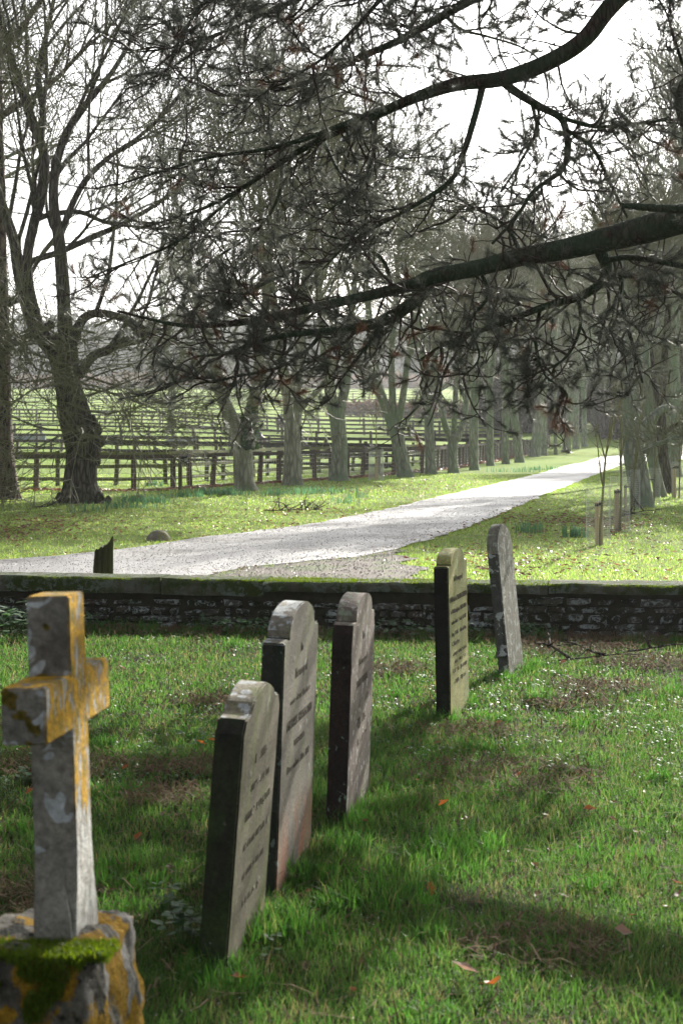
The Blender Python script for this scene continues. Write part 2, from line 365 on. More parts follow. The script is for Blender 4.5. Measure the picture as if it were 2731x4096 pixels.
M['trough'] = m_simple('trough_metal', (.20, .24, .28), (.30, .34, .38), 3, .45, .5, .1)
M['horse_bay'] = m_simple('horse_coat', (.03, .018, .012), (.06, .035, .022), 6, .5, .4, .2)
M['rug_purple'] = m_simple('rug_mauve', (.17, .13, .17), (.26, .21, .26), 5, .8, .2, .2)
M['rug_navy'] = m_simple('rug_navy', (.02, .025, .05), (.05, .06, .11), 5, .8, .2, .2)
M['pale_hair'] = m_simple('pale_hair', (.30, .30, .33), (.42, .42, .45), 5, .8, .2, .2)
M['daff'] = m_grass('daffodil_green', (.05, .12, .06), (.08, .17, .09), (.11, .22, .11), (.1, .12, .05), 1.0, .35, .35, .4, .05)
M['ivy'] = m_grass('ivy_green', (.012, .04, .010), (.025, .075, .015), (.05, .11, .03), (.05, .06, .02), 1.0, .2, .25, .6, .05)
M['weed'] = m_grass('weed_green', (.035, .085, .03), (.06, .13, .05), (.10, .17, .08), (.10, .09, .03), 1.0, .3, .5, .25, .05)
def m_leaf(name, cols, trans=.35):
    t = NT(name); r = t.geo('Random Per Island'); P = t.geo('Position'); n = t.noise(P, 60, 3)
    c = t.ramp(r, cols); c = t.mix(t.math('MULTIPLY', n, .5), c, (.05, .025, .012))
    tc = t.n('ShaderNodeHueSaturation', {'Value': 1.8, 'Color': c}).outputs[0]
    return t.done(leaf_shader(t, c, tc, trans, .45, .4))
M['leaf'] = m_leaf('leaf_brown', [(0, (.10, .045, .025)), (.5, (.17, .075, .045)), (.8, (.27, .12, .06)), (1, (.30, .17, .09))])
M['leaf_orange'] = m_leaf('leaf_orange', [(0, (.34, .09, .02)), (1, (.40, .13, .03))], .4)
M['leaf_pink'] = m_leaf('leaf_pink', [(0, (.34, .20, .15)), (1, (.38, .23, .17))], .3)
M['straw'] = m_grass('dead_thatch', (.07, .048, .03), (.13, .095, .06), (.22, .17, .11), (.09, .06, .04), .8, .25, .85, .05, .1)
def m_dew():
    t = NT('dew'); return t.done(t.bsdf((.95, .96, .98), .22, 1.0, None, **{'Metallic': 1.0}))
M['dew'] = m_dew()
M['wood_far'] = m_grass('wood_far', (.020, .030, .022), (.045, .055, .040), (.075, .075, .06), (.07, .055, .05), .8, .2, .9, .1, .3)
M['scrub_red'] = m_grass('scrub_red', (.10, .06, .05), (.16, .10, .08), (.20, .14, .11), (.10, .09, .05), .8, .2, .9, .1, .2)
M['thicket'] = m_simple('thicket_twig', (.05, .040, .038), (.11, .09, .08), .5, .8, .2, 0)

# ---------------------------------------------------------------- ground
def ground():
    ys = np.concatenate([np.arange(-12, 60, 2.0), np.arange(60, 200, 4), np.arange(200, 460, 12), np.arange(460, 901, 40)])
    xs = np.concatenate([np.arange(-420, -80, 20.0), np.arange(-80, 80, 4), np.arange(80, 421, 20.0)])
    X, Y = np.meshgrid(xs, ys); Z = terr(X, Y)
    V = np.stack([X, Y, Z], -1).reshape(-1, 3); nx = len(xs); ny = len(ys)
    i = np.arange(ny-1)[:, None]*nx; j = np.arange(nx-1)[None, :]
    Q = np.stack([i+j, i+j+1, i+nx+j+1, i+nx+j], -1).reshape(-1, 4)
    b = MB(); b.add(V, Q); tag(b.build('ground', M['ground'], smooth=True), kind='structure')
ground()

def jit_line(pts, step=.35, amp=.06):
    out = []
    for a, b in zip(pts[:-1], pts[1:]):
        a = np.array(a, float); b = np.array(b, float); L = np.linalg.norm(b-a); n = max(1, min(80, int(L/step)))
        for k in range(n):
            p = a+(b-a)*k/n
            q = mnoise.noise(Vector((p[0]*1.3, p[1]*1.3, 3.1)))*amp*1.6+mnoise.noise(Vector((p[0]*5, p[1]*5, 9.1)))*amp
            nrm = np.array([-(b-a)[1], (b-a)[0]])/(L+1e-6)
            out.append(tuple(p+nrm*q))
    out.append(tuple(pts[-1])); return out
far_edge = [(-30, 20.2), G(0, 561.5), G(60, 557), G(130, 550), G(196, 539.5), G(250, 533), G(305, 526), G(391, 509), G(435, 498), G(522, 478), G(565, 466.5), G(600, 457.5), (20.5, 118), (24.5, 128), (33, 137), (60, 143)]
near_edge = [(60, 136), (38, 129), (28.5, 119), G(624, 464.5), G(587, 478), G(544, 495.5), G(478, 523.5), G(435, 538.5), G(400, 549), G(360, 558), G(310, 562.5), G(240, 569), (-2.2, 15.4), (-30, 16.0)]
ROAD = jit_line(far_edge)+jit_line(near_edge)
GRAVEL = jit_line([(-30, 17.2), (-3, 17.0), G(240, 563), G(310, 556), G(360, 552), G(396, 546.5), G(402, 556), G(424, 580), (.68, 13.75), (-30, 14.6)], .2, .2)
def sheet(name, poly, z, mat, kind='structure'):
    bm = bmesh.new(); vs = [bm.verts.new((p[0], p[1], 0)) for p in poly]; f = bm.faces.new(vs)
    if f.normal.z < 0: f.normal_flip()
    bmesh.ops.triangulate(bm, faces=[f])
    for y in list(range(100, 145, 4)):
        bmesh.ops.bisect_plane(bm, geom=bm.verts[:]+bm.edges[:]+bm.faces[:], plane_co=(0, y, 0), plane_no=(0, 1, 0))
    for v in bm.verts: v.co.z = float(terr(v.co.x, v.co.y))+z
    bmesh.ops.recalc_face_normals(bm, faces=bm.faces[:])
    for f in bm.faces:
        if f.normal.z < 0: f.normal_flip()
    o = bm_obj(name, bm, mat); return tag(o, kind=kind)
sheet('road', ROAD, .023, M['road'])
sheet('gravel_path', GRAVEL, .016, M['gravel'])

def inpoly(x, y, poly):
    P = np.array(poly); x0, y0 = P[:, 0], P[:, 1]; x1, y1 = np.roll(x0, -1), np.roll(y0, -1)
    r = np.zeros(len(x), bool)
    for a, b, c, d in zip(x0, y0, x1, y1):
        if b == d: continue
        cond = ((b > y) != (d > y)) & (x < (c-a)*(y-b)/(d-b)+a); r ^= cond
    return r

def nz(x, y, s, seed=0.0, octs=2):
    # cheap tiled value noise 0..1
    out = 0; amp = 1; tot = 0
    for o in range(octs):
        xs = x*s*2**o+seed*17.3; ys = y*s*2**o+seed*7.7
        xi = np.floor(xs).astype(np.int64); yi = np.floor(ys).astype(np.int64); fx = xs-xi; fy = ys-yi
        fx = fx*fx*(3-2*fx); fy = fy*fy*(3-2*fy)
        def h(a, b): 
            k = (a*374761393+b*668265263+o*1013) & 0x7fffffff; k = ((k ^ (k >> 13))*1274126177) & 0x7fffffff
            return ((k ^ (k >> 16)) & 0xffff)/65535.0
        v = (h(xi, yi)*(1-fx)+h(xi+1, yi)*fx)*(1-fy)+(h(xi, yi+1)*(1-fx)+h(xi+1, yi+1)*fx)*fy
        out = out+v*amp; tot += amp; amp *= .5
    return out/tot

WALL_A, WALL_B = np.array([-14.0, 14.05+ (14-2.83)*.165]), np.array([14.0, 13.2-(14-2.64)*.165])
def wall_y(x): return WALL_A[1]+(x-WALL_A[0])/(WALL_B[0]-WALL_A[0])*(WALL_B[1]-WALL_A[1])

def chips():
    n = 70000; y = rng.uniform(14.7, 44, n)**1.0; x = rng.uniform(-1, 1, n)*(y*.2+1.5); k = (inpoly(x, y, ROAD) | inpoly(x, y, GRAVEL)) & (rng.uniform(0, 1, n) < 22/y); x, y = x[k], y[k]; n = len(x)
    s = rng.uniform(.004, .010, n)*(1+y*.012); a = rng.uniform(0, 2*PI, n); V = []
    for q in range(3): V.append(np.stack([x+s*np.cos(a+q*2.1), y+s*np.sin(a+q*2.1), .021+0*x], 1))
    V.append(np.stack([x+rng.normal(0, .3, n)*s, y+rng.normal(0, .3, n)*s, .023+s*rng.uniform(.5, 1.2, n)], 1))
    V = np.stack(V, 1).reshape(-1, 3); b = MB(); b.add(V, (np.arange(n)[:, None, None]*4+np.array([[0, 1, 3], [1, 2, 3], [2, 0, 3]])[None]).reshape(-1, 3))
    tag(b.build('loose_chippings', M['chip']), 'loose stone chippings scattered over the drive', 'gravel', kind='stuff')
chips()

# ---------------------------------------------------------------- grass
def blades(mb, x, y, L, w, bend, two=True, z0=None, mi=0):
    n = len(x); z0 = terr(x, y)-.004 if z0 is None else z0
    a = rng.uniform(0, 2*PI, n); la = rng.uniform(0, 2*PI, n)
    sx, sy = np.cos(a)*w/2, np.sin(a)*w/2
    lx, ly = np.cos(la), np.sin(la)
    b1 = bend*.35*L; b2 = bend*L
    z1 = L*.55*np.sqrt(np.maximum(.1, 1-(bend*.6)**2)); z2 = L*np.sqrt(np.maximum(.05, 1-np.minimum(bend, .97)**2))
    z = np.asarray(z0)
    p0 = np.stack([x-sx, y-sy, z], 1); p1 = np.stack([x+sx, y+sy, z], 1)
    tip = np.stack([x+lx*b2, y+ly*b2, z+z2], 1)
    if two:
        p2 = np.stack([x+lx*b1-sx*.8, y+ly*b1-sy*.8, z+z1], 1); p3 = np.stack([x+lx*b1+sx*.8, y+ly*b1+sy*.8, z+z1], 1)
        V = np.stack([p0, p1, p3, p2, tip], 1).reshape(-1, 3); i = np.arange(n)[:, None]*5
        mb.v.append(V.astype(np.float32))
        mb.f[4].append(i+np.array([[0, 1, 2, 3]])+mb.n); mb.f[3].append(i+np.array([[3, 2, 4]])+mb.n)
        mb.mi[4].append(np.full(n, mi, np.int32)); mb.mi[3].append(np.full(n, mi, np.int32)); mb.n += 5*n
    else:
        V = np.stack([p0, p1, tip], 1).reshape(-1, 3); i = np.arange(n)[:, None]*3
        mb.v.append(V.astype(np.float32)); mb.f[3].append(i+np.array([[0, 1, 2]])+mb.n); mb.mi[3].append(np.full(n, mi, np.int32)); mb.n += 3*n
    return tip

def scatter(y0, y1, dens, mx=1.0):
    # even density over the ground the photo's frame covers, plus a margin for a step aside
    ya = rng.uniform(y0, y1, int(dens*(y1-y0)*2*(y1*.2+mx))); xa = rng.uniform(-1, 1, len(ya))*(y1*.2+mx)
    k = np.abs(xa) < ya*.2+mx
    return xa[k], ya[k]

# bare / thatch patches in the churchyard (world x, y, radius)
PATCH = [(*G(505, 780), .45), (*G(570, 705), .3), (*G(540, 950), .25), (*G(60, 770), .35), (*G(185, 770), .22), (*G(600, 690), .3), (*G(470, 735), .25), (*G(215, 705), .2), (*G(165, 800), .2), (*G(20, 900), .3), (*G(385, 672), .3), (*G(650, 665), .4), (*G(570, 648), .5)]
def patchf(x, y):
    f = np.zeros_like(x)
    for a, b, r in PATCH: f = np.maximum(f, np.clip(1.3-np.hypot(x-a, (y-b)*.8)/r, 0, 1))
    return f
dew_pts = []
def yard_grass():
    b = MB()
    for y0, y1, dens, mx, wd in ((2.6, 6.5, 13000, .5, .0027), (6.5, 9.5, 7400, .7, .0038), (9.5, 14.2, 3400, 1.0, .0060)):
        x, y = scatter(y0, y1, dens, mx)
        k = y < wall_y(x)-.16; x, y = x[k], y[k]
        t = nz(x, y, 1.6, 1); u = nz(x, y, 6.0, 2); pf = patchf(x, y)
        keep = rng.uniform(0, 1, len(x)) < (.45+1.0*t)*(1-.32*pf); x, y, t, u = x[keep], y[keep], t[keep], u[keep]
        L = (.018+.034*t+.022*u)*rng.uniform(.5, 1.25, len(x))
        L = np.where(rng.uniform(0, 1, len(x)) < .03, L*1.6, L)
        tip = blades(b, x, y, L, wd*rng.uniform(.6, 1.3, len(x)), rng.uniform(.15, .95, len(x)))
        s = rng.uniform(0, 1, len(tip)) < (.022 if y0 < 6 else .022); dew_pts.append(tip[s])
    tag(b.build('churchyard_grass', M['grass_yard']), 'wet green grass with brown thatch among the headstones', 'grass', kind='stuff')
    # rank tufts at the feet of the stones and here and there
    b = MB(); spots = []
    for px, py, r, n, L in ((310, 880, .10, 200, .10), (338, 850, .12, 260, .10), (372, 812, .10, 140, .08), (260, 935, .16, 420, .12), (225, 985, .14, 260, .09),
                            (440, 722, .12, 200, .09), (465, 706, .10, 160, .09), (500, 680, .12, 160, .08), (350, 825, .1, 200, .1), (210, 975, .1, 220, .08), (522, 672, .1, 120, .08), (380, 905, .2, 420, .11), (430, 870, .2, 300, .09), (455, 850, .18, 300, .1)):
        gx, gy = G(px, py); spots.append((gx, gy, r, n, L))
    for k in range(55):
        gy = rnd.uniform(4.4, 13.0); gx = rnd.uniform(-1, 1)*(gy*.21+.3)
        if gy < wall_y(gx)-.3: spots.append((gx, gy, rnd.uniform(.05, .16), rnd.randint(50, 150), rnd.uniform(.06, .11)))
    for k in range(60):
        gx = rnd.uniform(-3.2, 3.0); gy = wall_y(gx)-rnd.uniform(.2, .5); spots.append((gx, gy, .1, 45, rnd.uniform(.07, .13)))
    for gx, gy, r, n, L in spots:
        a = rng.uniform(0, 2*PI, n); rr = r*np.sqrt(rng.uniform(0, 1, n)); x = gx+rr*np.cos(a); y = gy+rr*np.sin(a)
        tip = blades(b, x, y, L*rng.uniform(.5, 1.2, n), (.0036+gy*.00022)*rng.uniform(.6, 1.2, n), rng.uniform(.1, .85, n))
        dew_pts.append(tip[rng.uniform(0, 1, n) < .03])
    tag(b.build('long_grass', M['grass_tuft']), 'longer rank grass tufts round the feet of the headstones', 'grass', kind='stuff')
yard_grass()

def thatch():
    b = MB(); P = []
    for a, c, r in PATCH:
        n = int(430*r/.3); ang = rng.uniform(0, 2*PI, n); rr = r*np.sqrt(rng.uniform(0, 1, n)); x = a+rr*np.cos(ang); y = c+rr*np.sin(ang)
        P.append((x, y))
    x, y = scatter(4.2, 13.6, 110, .4); k = y < wall_y(x)-.1; P.append((x[k], y[k]))
    x = rng.uniform(-3.5, 3.5, 2600); P.append((x, wall_y(x)-.2-np.abs(rng.normal(0, .18, 2600))))
    x = np.concatenate([p[0] for p in P]); y = np.concatenate([p[1] for p in P]); n = len(x)
    L = rng.uniform(.05, .14, n); a = rng.uniform(0, 2*PI, n); w = .0016+y*.00022
    z = .006+rng.uniform(0, .035, n); dz = rng.uniform(-.012, .035, n)
    d = np.stack([np.cos(a), np.sin(a), np.zeros(n)], 1); s = np.stack([-np.sin(a), np.cos(a), np.zeros(n)], 1)*w[:, None]
    p = np.stack([x, y, z], 1); q = p+d*L[:, None]*.5+s*rng.uniform(-6, 6, n)[:, None]; q[:, 2] += dz; e = p+d*L[:, None]
    V = np.stack([p-s, p+s, q+s, q-s, e], 1).reshape(-1, 3); i = np.arange(n)[:, None]*5
    b.add(V, i+np.array([[0, 1, 2, 3]])); 
    b.f[3].append(i+np.array([[3, 2, 4]])); b.mi[3].append(np.zeros(n, np.int32))
    tag(b.build('dead_grass', M['straw']), 'brown dead grass and pine needle litter lying in patches', 'dead grass', kind='stuff')
thatch()

def lawn_grass():
    b = MB()
    for y0, y1, dens, mx, wd, L0 in ((13.4, 22, 900, 1.5, .008, .036), (22, 36, 330, 2.0, .014, .042), (36, 62, 110, 3, .026, .05)):
        x, y = scatter(y0, y1, dens, mx); k = y > wall_y(x)+.25; x, y = x[k], y[k]
        k = ~inpoly(x, y, ROAD); x, y = x[k], y[k]
        k = ~inpoly(x, y, GRAVEL) | (rng.uniform(0, 1, len(x)) < .10*nz(x, y, 1.4, 5)); x, y = x[k], y[k]
        t = nz(x, y, .9, 3); u = nz(x, y, 4, 4)
        k = rng.uniform(0, 1, len(x)) < .4+t; x, y, t, u = x[k], y[k], t[k], u[k]
        blades(b, x, y, L0*(.4+.7*t+.4*u)*rng.uniform(.6, 1.3, len(x)), wd*rng.uniform(.6, 1.4, len(x)), rng.uniform(.2, .97, len(x)), two=(y0 < 20))
    # ragged verge along both road edges
    E = np.array(ROAD); E = E[(E[:, 1] < 70) & (np.abs(E[:, 0]) < 14)]
    n = 26000; k = rng.integers(0, len(E), n); x = E[k, 0]+rng.normal(0, .10, n); y = E[k, 1]+rng.normal(0, .10, n)
    m = ~inpoly(x, y, ROAD) & (y > 14.8); x, y = x[m], y[m]
    blades(b, x, y, rng.uniform(.02, .06, len(x)), .004+y*.00028, rng.uniform(.2, .9, len(x)), two=False)
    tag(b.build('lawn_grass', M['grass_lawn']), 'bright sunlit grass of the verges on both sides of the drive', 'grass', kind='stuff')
lawn_grass()

# low broad-leaved ground cover with a wet shine
def leaf_fan(mb, c, n, R, r0, h, mi=0):
    for k in range(n):
        a = rnd.uniform(0, 2*PI); d = R*math.sqrt(rnd.random()); p = np.array([c[0]+d*math.cos(a), c[1]+d*math.sin(a), c[2]+rnd.uniform(.2, 1)*h])
        r = r0*rnd.uniform(.6, 1.2); t = rnd.uniform(-.5, .5); u = rnd.uniform(-.5, .5); b2 = rnd.uniform(0, 2*PI)
        V = [p]
        for q in range(6):
            w = b2+q*PI/3; rr = r*(1 if q else .5)
            V.append(p+np.array([rr*math.cos(w), rr*math.sin(w), rr*(t*math.cos(w)+u*math.sin(w))-.25*r]))
        V[0] = p-np.array([0, 0, .0])
        mb.add(V, [[0, 1+q, 1+(q+1) % 6] for q in range(6)], mi)
def cover():
    b = MB()
    spots = []
    for k in range(420):
        gy = rnd.uniform(7.2, 13.2); gx = rnd.uniform(-1, 1)*(gy*.21+.2)
        if nz(np.array([gx]), np.array([gy]), .9, 8)[0] > .52 and gy < wall_y(gx)-.3: spots.append((gx, gy, rnd.randint(6, 16)))
    for px, py in ((270, 650), (230, 690), (250, 700), (180, 720), (400, 660), (420, 675), (500, 700), (480, 690), (620, 720), (660, 735), (560, 690), (200, 735), (660, 700), (130, 660), (150, 640)):
        gx, gy = G(px, py)
        for q in range(9): spots.append((gx+rnd.gauss(0, .22), gy+rnd.gauss(0, .22), 14))
    for gx, gy, n in spots: leaf_fan(b, (gx, gy, 0), n, .11, .010, .05)
    for k in range(45):
        gx = rnd.uniform(-3, 2.8); gy = wall_y(gx)-rnd.uniform(.22, .5)
        if nz(np.array([gx]), np.array([3.0]), 1.3, 9)[0] > .5: leaf_fan(b, (gx, gy, .02), 16, .13, .022, .12)
    tag(b.build('ground_ivy', M['weed']), 'low shiny broad-leaved weeds spreading through the churchyard grass', 'ground cover', kind='stuff')
cover()

def dew():
    P = np.concatenate(dew_pts)
    if len(P) > 5500: P = P[rng.permutation(len(P))[:5500]]
    t = (1+5**.5)/2; V = np.array([[-1, t, 0], [1, t, 0], [-1, -t, 0], [1, -t, 0], [0, -1, t], [0, 1, t], [0, -1, -t], [0, 1, -t], [t, 0, -1], [t, 0, 1], [-t, 0, -1], [-t, 0, 1]])/math.sqrt(1+t*t)
    Fc = np.array([[0, 11, 5], [0, 5, 1], [0, 1, 7], [0, 7, 10], [0, 10, 11], [1, 5, 9], [5, 11, 4], [11, 10, 2], [10, 7, 6], [7, 1, 8], [3, 9, 4], [3, 4, 2], [3, 2, 6], [3, 6, 8], [3, 8, 9], [4, 9, 5], [2, 4, 11], [6, 2, 10], [8, 6, 7], [9, 8, 1]])
    n = len(P); r = rng.uniform(.0009, .0016, n)*(1+P[:, 1]*.012)
    VV = (P[:, None, :]+V[None]*r[:, None, None]).reshape(-1, 3); FF = (np.arange(n)[:, None, None]*12+Fc[None]).reshape(-1, 3)
    b = MB(); b.add(VV, FF); tag(b.build('dew', M['dew'], smooth=True), 'tiny bright dew drops on the churchyard grass', 'dew', kind='stuff')
dew()

# ---------------------------------------------------------------- wall
def wall():
    root = empty('stone_wall', (0, float(wall_y(0)), 0), label='low dark rubble stone wall with mossy coping across the churchyard', cat='wall')
    d = (WALL_B-WALL_A)/np.linalg.norm(WALL_B-WALL_A); nrm = np.array([d[1], -d[0]])   # toward camera
    ang = math.atan2(d[1], d[0]); Lw = np.linalg.norm(WALL_B-WALL_A)
    def P(s, off, z): q = WALL_A+d*s+nrm*off; return np.array([q[0], q[1], z])
    o = np.array([0, float(wall_y(0)), 0])
    b = MB(); b.box(P(Lw/2, -.235, .125)-o, (Lw, .34, .45), ang); b.build('core', M['joint'], root)
    b = MB()
    cop0 = 11.2
    z = -.03; row = 0
    hts = [.070, .052, .075, .058, .066, .05]
    for h in hts:
        s = rnd.uniform(-.2, 0)
        while s < Lw:
            near = 10 < s < 18.5
            w = (rnd.uniform(.07, .20) if rnd.random() < .6 else rnd.uniform(.2, .36)) if near else rnd.uniform(.3, .6)
            ztop = .27 if s < 15.2 else .31
            if z+h < ztop+.02:
                hh = h*rnd.uniform(.86, 1.04); zz = z+rnd.uniform(-.006, .006)
                off = rnd.uniform(-.022, .022)
                # rounded irregular block: 3x3 front grid bulging out
                gs = np.linspace(0, 1, 4); gz = np.linspace(0, 1, 4); V = []
                for iz in gz:
                    for isx in gs:
                        ed = min(isx, 1-isx, iz, 1-iz); out = off+(.030 if ed > .2 else 0)+rnd.uniform(-.008, .008)
                        if ed < .01: out -= .034
                        V.append(P(s+isx*(w-.012)+rnd.uniform(-.010, .010), out-.04, zz+iz*(hh-.003)+rnd.uniform(-.004, .004))-o)
                Q = [[r*4+c, r*4+c+1, r*4+c+5, r*4+c+4] for r in range(3) for c in range(3)]
                b.add(V, Q)
            s += w
        z += h
    b.build('rubble_face', M['rubble'], root)
    # coping: long rough slabs
    b = MB(); s = 0.0
    while s < Lw:
        w = rnd.uniform(.5, 1.25); h = (.125 if s < 13.1 else .08)*rnd.uniform(.9, 1.05); zb = .395-.006*s/10-h+.01+rnd.uniform(-.011, .008) + (.0 if s < 13.1 else -.004)
        nx = max(4, int(w/.08)); prof = [(.03, 0), (.035, .3), (.03, .75), (.0, 1.0), (-.13, 1.06), (-.28, 1.05), (-.40, .95), (-.42, 0)]
        V = []
        for i in range(nx+1):
            for (of, zz) in prof:
                p = P(s+.006+(w-.012)*i/nx, of-.02, zb+zz*h)
                q = mnoise.noise(Vector((p[0]*6, p[1]*6, p[2]*9)))*.014+mnoise.noise(Vector((p[0]*21, p[1]*21, p[2]*31)))*.006
                V.append(p-o+np.array([nrm[0]*q, nrm[1]*q, q*.8]))
        k = len(prof); Q = []
        for i in range(nx):
            for j in range(k-1): Q.append([i*k+j, (i+1)*k+j, (i+1)*k+j+1, i*k+j+1])
        b.add(V, Q)
        for i0 in (0, nx*k): b.add([V[i0+j] for j in range(k)], [[0, 1, 2, 7], [2, 3, 4, 7], [4, 5, 6, 7]])
        s += w
    b.build('coping', M['wall'], root, smooth=False)
    # moss along the top edge
    b = MB(); n = 34000; s = rng.uniform(9.5, 19, n); off = -rng.uniform(.0, .34, n)+.01
    q = WALL_A[None]+d[None]*s[:, None]+nrm[None]*off[:, None]
    k = nz(s, off*6, 2.2, 4)+rng.uniform(-.2, .2, n) > .40; q = q[k]
    blades(b, q[:, 0], q[:, 1]-o[1], rng.uniform(.006, .030, len(q)), .009, rng.uniform(.3, .95, len(q)), two=False, z0=np.full(len(q), .383))
    b.build('moss', M['moss'], root)
wall()

# ---------------------------------------------------------------- headstones
def outline(style, w, hs, hp):
    pts = [(-w/2, -.18), (-w/2, hs)]
    if style == 'shoulder':
        ins = w*.13; a0 = w/2-ins; pts += [(-w/2+ins*.15, hs+.004), (-a0, hs+.006)]
        n = 18; base = hs+.012
        for k in range(n+1):
            a = PI-PI*k/n; pts.append((a0*math.cos(a), base+(hp-base)*math.sin(a)**.85))
        pts += [(a0, hs+.006), (w/2-ins*.15, hs+.004)]
    elif style == 'ogee':
        c = .035
        pts[-1] = (-w/2, hs-.03); pts += [(-w/2+.035, hs+.01)]
        a0 = w/2-.05
        L = []
        for k in range(13):
            u = k/12; x = a0*(1-u)**1.05; zz = hs+.012+(hp-hs-.012)*(1-(1-u)**2)*(.82+.18*u)-.012*math.sin(PI*min(1, u*3))
            L.append((-x, zz))
        pts += L+[(-x, z) for x, z in reversed(L[:-1])]+[(w/2-.035, hs+.01), (w/2, hs-.03)]
    elif style == 'round':
        n = 20
        pts[-1] = (-w/2, hs)
        for k in range(1, n): 
            a = PI-PI*k/n; pts.append((w/2*math.copysign(abs(math.cos(a))**.9, math.cos(a)), hs+(hp-hs)*math.sin(a)**.9))
    elif style == 'chamfer':
        ins = w*.14; a0 = w/2-ins; pts[-1] = (-w/2, hs-.07); pts += [(-w/2+.022, hs-.006), (-w/2+.03, hs), (-a0, hs+.002)]
        n = 18
        for k in range(n+1):
            a = PI-PI*k/n; pts.append((a0*math.cos(a), hs+.004+(hp-hs)*math.sin(a)**.8))
        pts += [(a0, hs+.002), (w/2-.03, hs), (w/2-.022, hs-.006), (w/2, hs-.07)]
    if abs(pts[-1][0]-w/2) > 1e-6 or style in ('shoulder', 'round'): pts.append((w/2, hs))
    pts.append((w/2, -.18))
    return pts
def text_mesh(root, lines, mat, y=-.0012, shear=0):
    for i, (txt, x, z, size, w) in enumerate(lines):
        cu = bpy.data.curves.new('t', 'FONT'); cu.body = txt; cu.size = size; cu.align_x = 'CENTER'; cu.extrude = .0011; cu.offset = .0
        t = bpy.data.objects.new('t', cu); C.objects.link(t)
        dg = bpy.context.evaluated_depsgraph_get(); me = bpy.data.meshes.new_from_object(t.evaluated_get(dg))
        bpy.data.objects.remove(t)
        xs = [v.co.x for v in me.vertices]; cur = (max(xs)-min(xs)) or 1
        for v in me.vertices:
            a, b_, c_ = v.co; v.co = (x+a*(w/cur), y-c_*.8, z+b_)
        me.materials.clear(); me.materials.append(mat)
        o = bpy.data.objects.new('inscription', me); C.objects.link(o); o.parent = root
def headstone(near, far, t, style, hs, hp, lean, mats, label, lines=(), seed=0, extra=None, pitch=0, em='worn'):
    near = np.array(near); far = np.array(far); d = far-near; w = np.linalg.norm(d); mid = (near+far)/2
    root = empty('headstone', (mid[0], mid[1], 0), math.atan2(d[1], d[0]), label, 'headstone', 'headstones standing in the churchyard', rx=math.radians(lean), ry=math.radians(pitch))
    pts = outline(style, w, hs, hp)
    # densify and roughen the outline
    out = []
    r = random.Random(seed)
    for a, b in zip(pts, pts[1:]):
        L = math.dist(a, b); n = max(1, int(L/.03))
        for k in range(n):
            u = k/n; j = (.0026 if r.random() < .9 else .007) if 0 < k else .001
            out.append((a[0]+(b[0]-a[0])*u+r.uniform(-j, j), a[1]+(b[1]-a[1])*u+r.uniform(-j, j)))
    out.append(pts[-1])
    bm = bmesh.new(); vs = [bm.verts.new((x, 0, z)) for x, z in out]
    f = bm.faces.new(vs)
    ex = bmesh.ops.extrude_face_region(bm, geom=[f]); nv = [e for e in ex['geom'] if isinstance(e, bmesh.types.BMVert)]
    for v in nv: v.co.y += t
    bmesh.ops.recalc_face_normals(bm, faces=bm.faces[:])
    eds = [e for e in bm.edges if len(e.link_faces) == 2 and e.calc_face_angle(0) > .9]
    bmesh.ops.bevel(bm, geom=eds, offset=.006, segments=2, affect='EDGES', clamp_overlap=True)
    for fc in bm.faces:
        c = fc.calc_center_median(); fc.smooth = False
        fc.material_index = 1 if (abs(fc.normal.x) > .75 and c.z < hs+.01) else 0  # side faces below the shoulder: shade and algae put into the colour
    o = bm_obj('slab', bm, mats, root)
    if lines: text_mesh(root, lines, M[em])
    if extra: extra(root, w, t)
    return root
def ill(z, n, w=.30, size=.03):   # worn lines nobody can read any more: broken strokes
    return [(''.join(rnd.choice("ILI/|l'TIi.-") if rnd.random() < .8 else ' ' for _ in range(n)), 0.02, z, size, w)]
l1 = ill(.58, 9, .2, .04)+ill(.50, 14, .3, .03)+ill(.42, 18, .40, .032)+ill(.33, 18, .40, .03)+ill(.24, 16, .36, .028)+ill(.15, 12, .28, .028)
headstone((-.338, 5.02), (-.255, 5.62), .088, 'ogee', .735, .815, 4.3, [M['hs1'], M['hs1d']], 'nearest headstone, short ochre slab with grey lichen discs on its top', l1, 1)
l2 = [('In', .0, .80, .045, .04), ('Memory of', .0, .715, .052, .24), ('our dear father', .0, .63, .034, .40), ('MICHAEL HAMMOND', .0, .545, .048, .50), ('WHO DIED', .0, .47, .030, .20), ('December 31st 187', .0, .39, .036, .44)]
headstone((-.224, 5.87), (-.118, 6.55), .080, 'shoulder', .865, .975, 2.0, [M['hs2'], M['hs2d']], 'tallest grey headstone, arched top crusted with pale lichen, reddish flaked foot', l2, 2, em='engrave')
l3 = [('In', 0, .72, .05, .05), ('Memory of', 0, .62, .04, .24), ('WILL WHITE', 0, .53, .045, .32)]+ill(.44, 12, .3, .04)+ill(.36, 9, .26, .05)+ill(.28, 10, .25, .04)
headstone((.018, 6.90), (.120, 7.55), .083, 'chamfer', .812, .905, 2.0, [M['hs3'], M['hs3d']], 'pinkish flaking headstone with a near-black shaded side, middle of the five', l3, 3)
l4 = [('In Memory of', 0, .755, .042, .26), ('ELLEN wife of WILLIAM CLAYTON', 0, .645, .042, .50), ('of Walkeringham  WHO DIED', 0, .58, .036, .46), ('who died   Feb. 11 18', 0, .52, .034, .44), ('Aug. 7 186    Also of the', 0, .455, .034, .44), ('Charles', -.1, .40, .038, .22)]+ill(.345, 18, .42, .024)+ill(.30, 14, .3, .024)+ill(.25, 18, .42, .03)+ill(.19, 16, .36, .03)
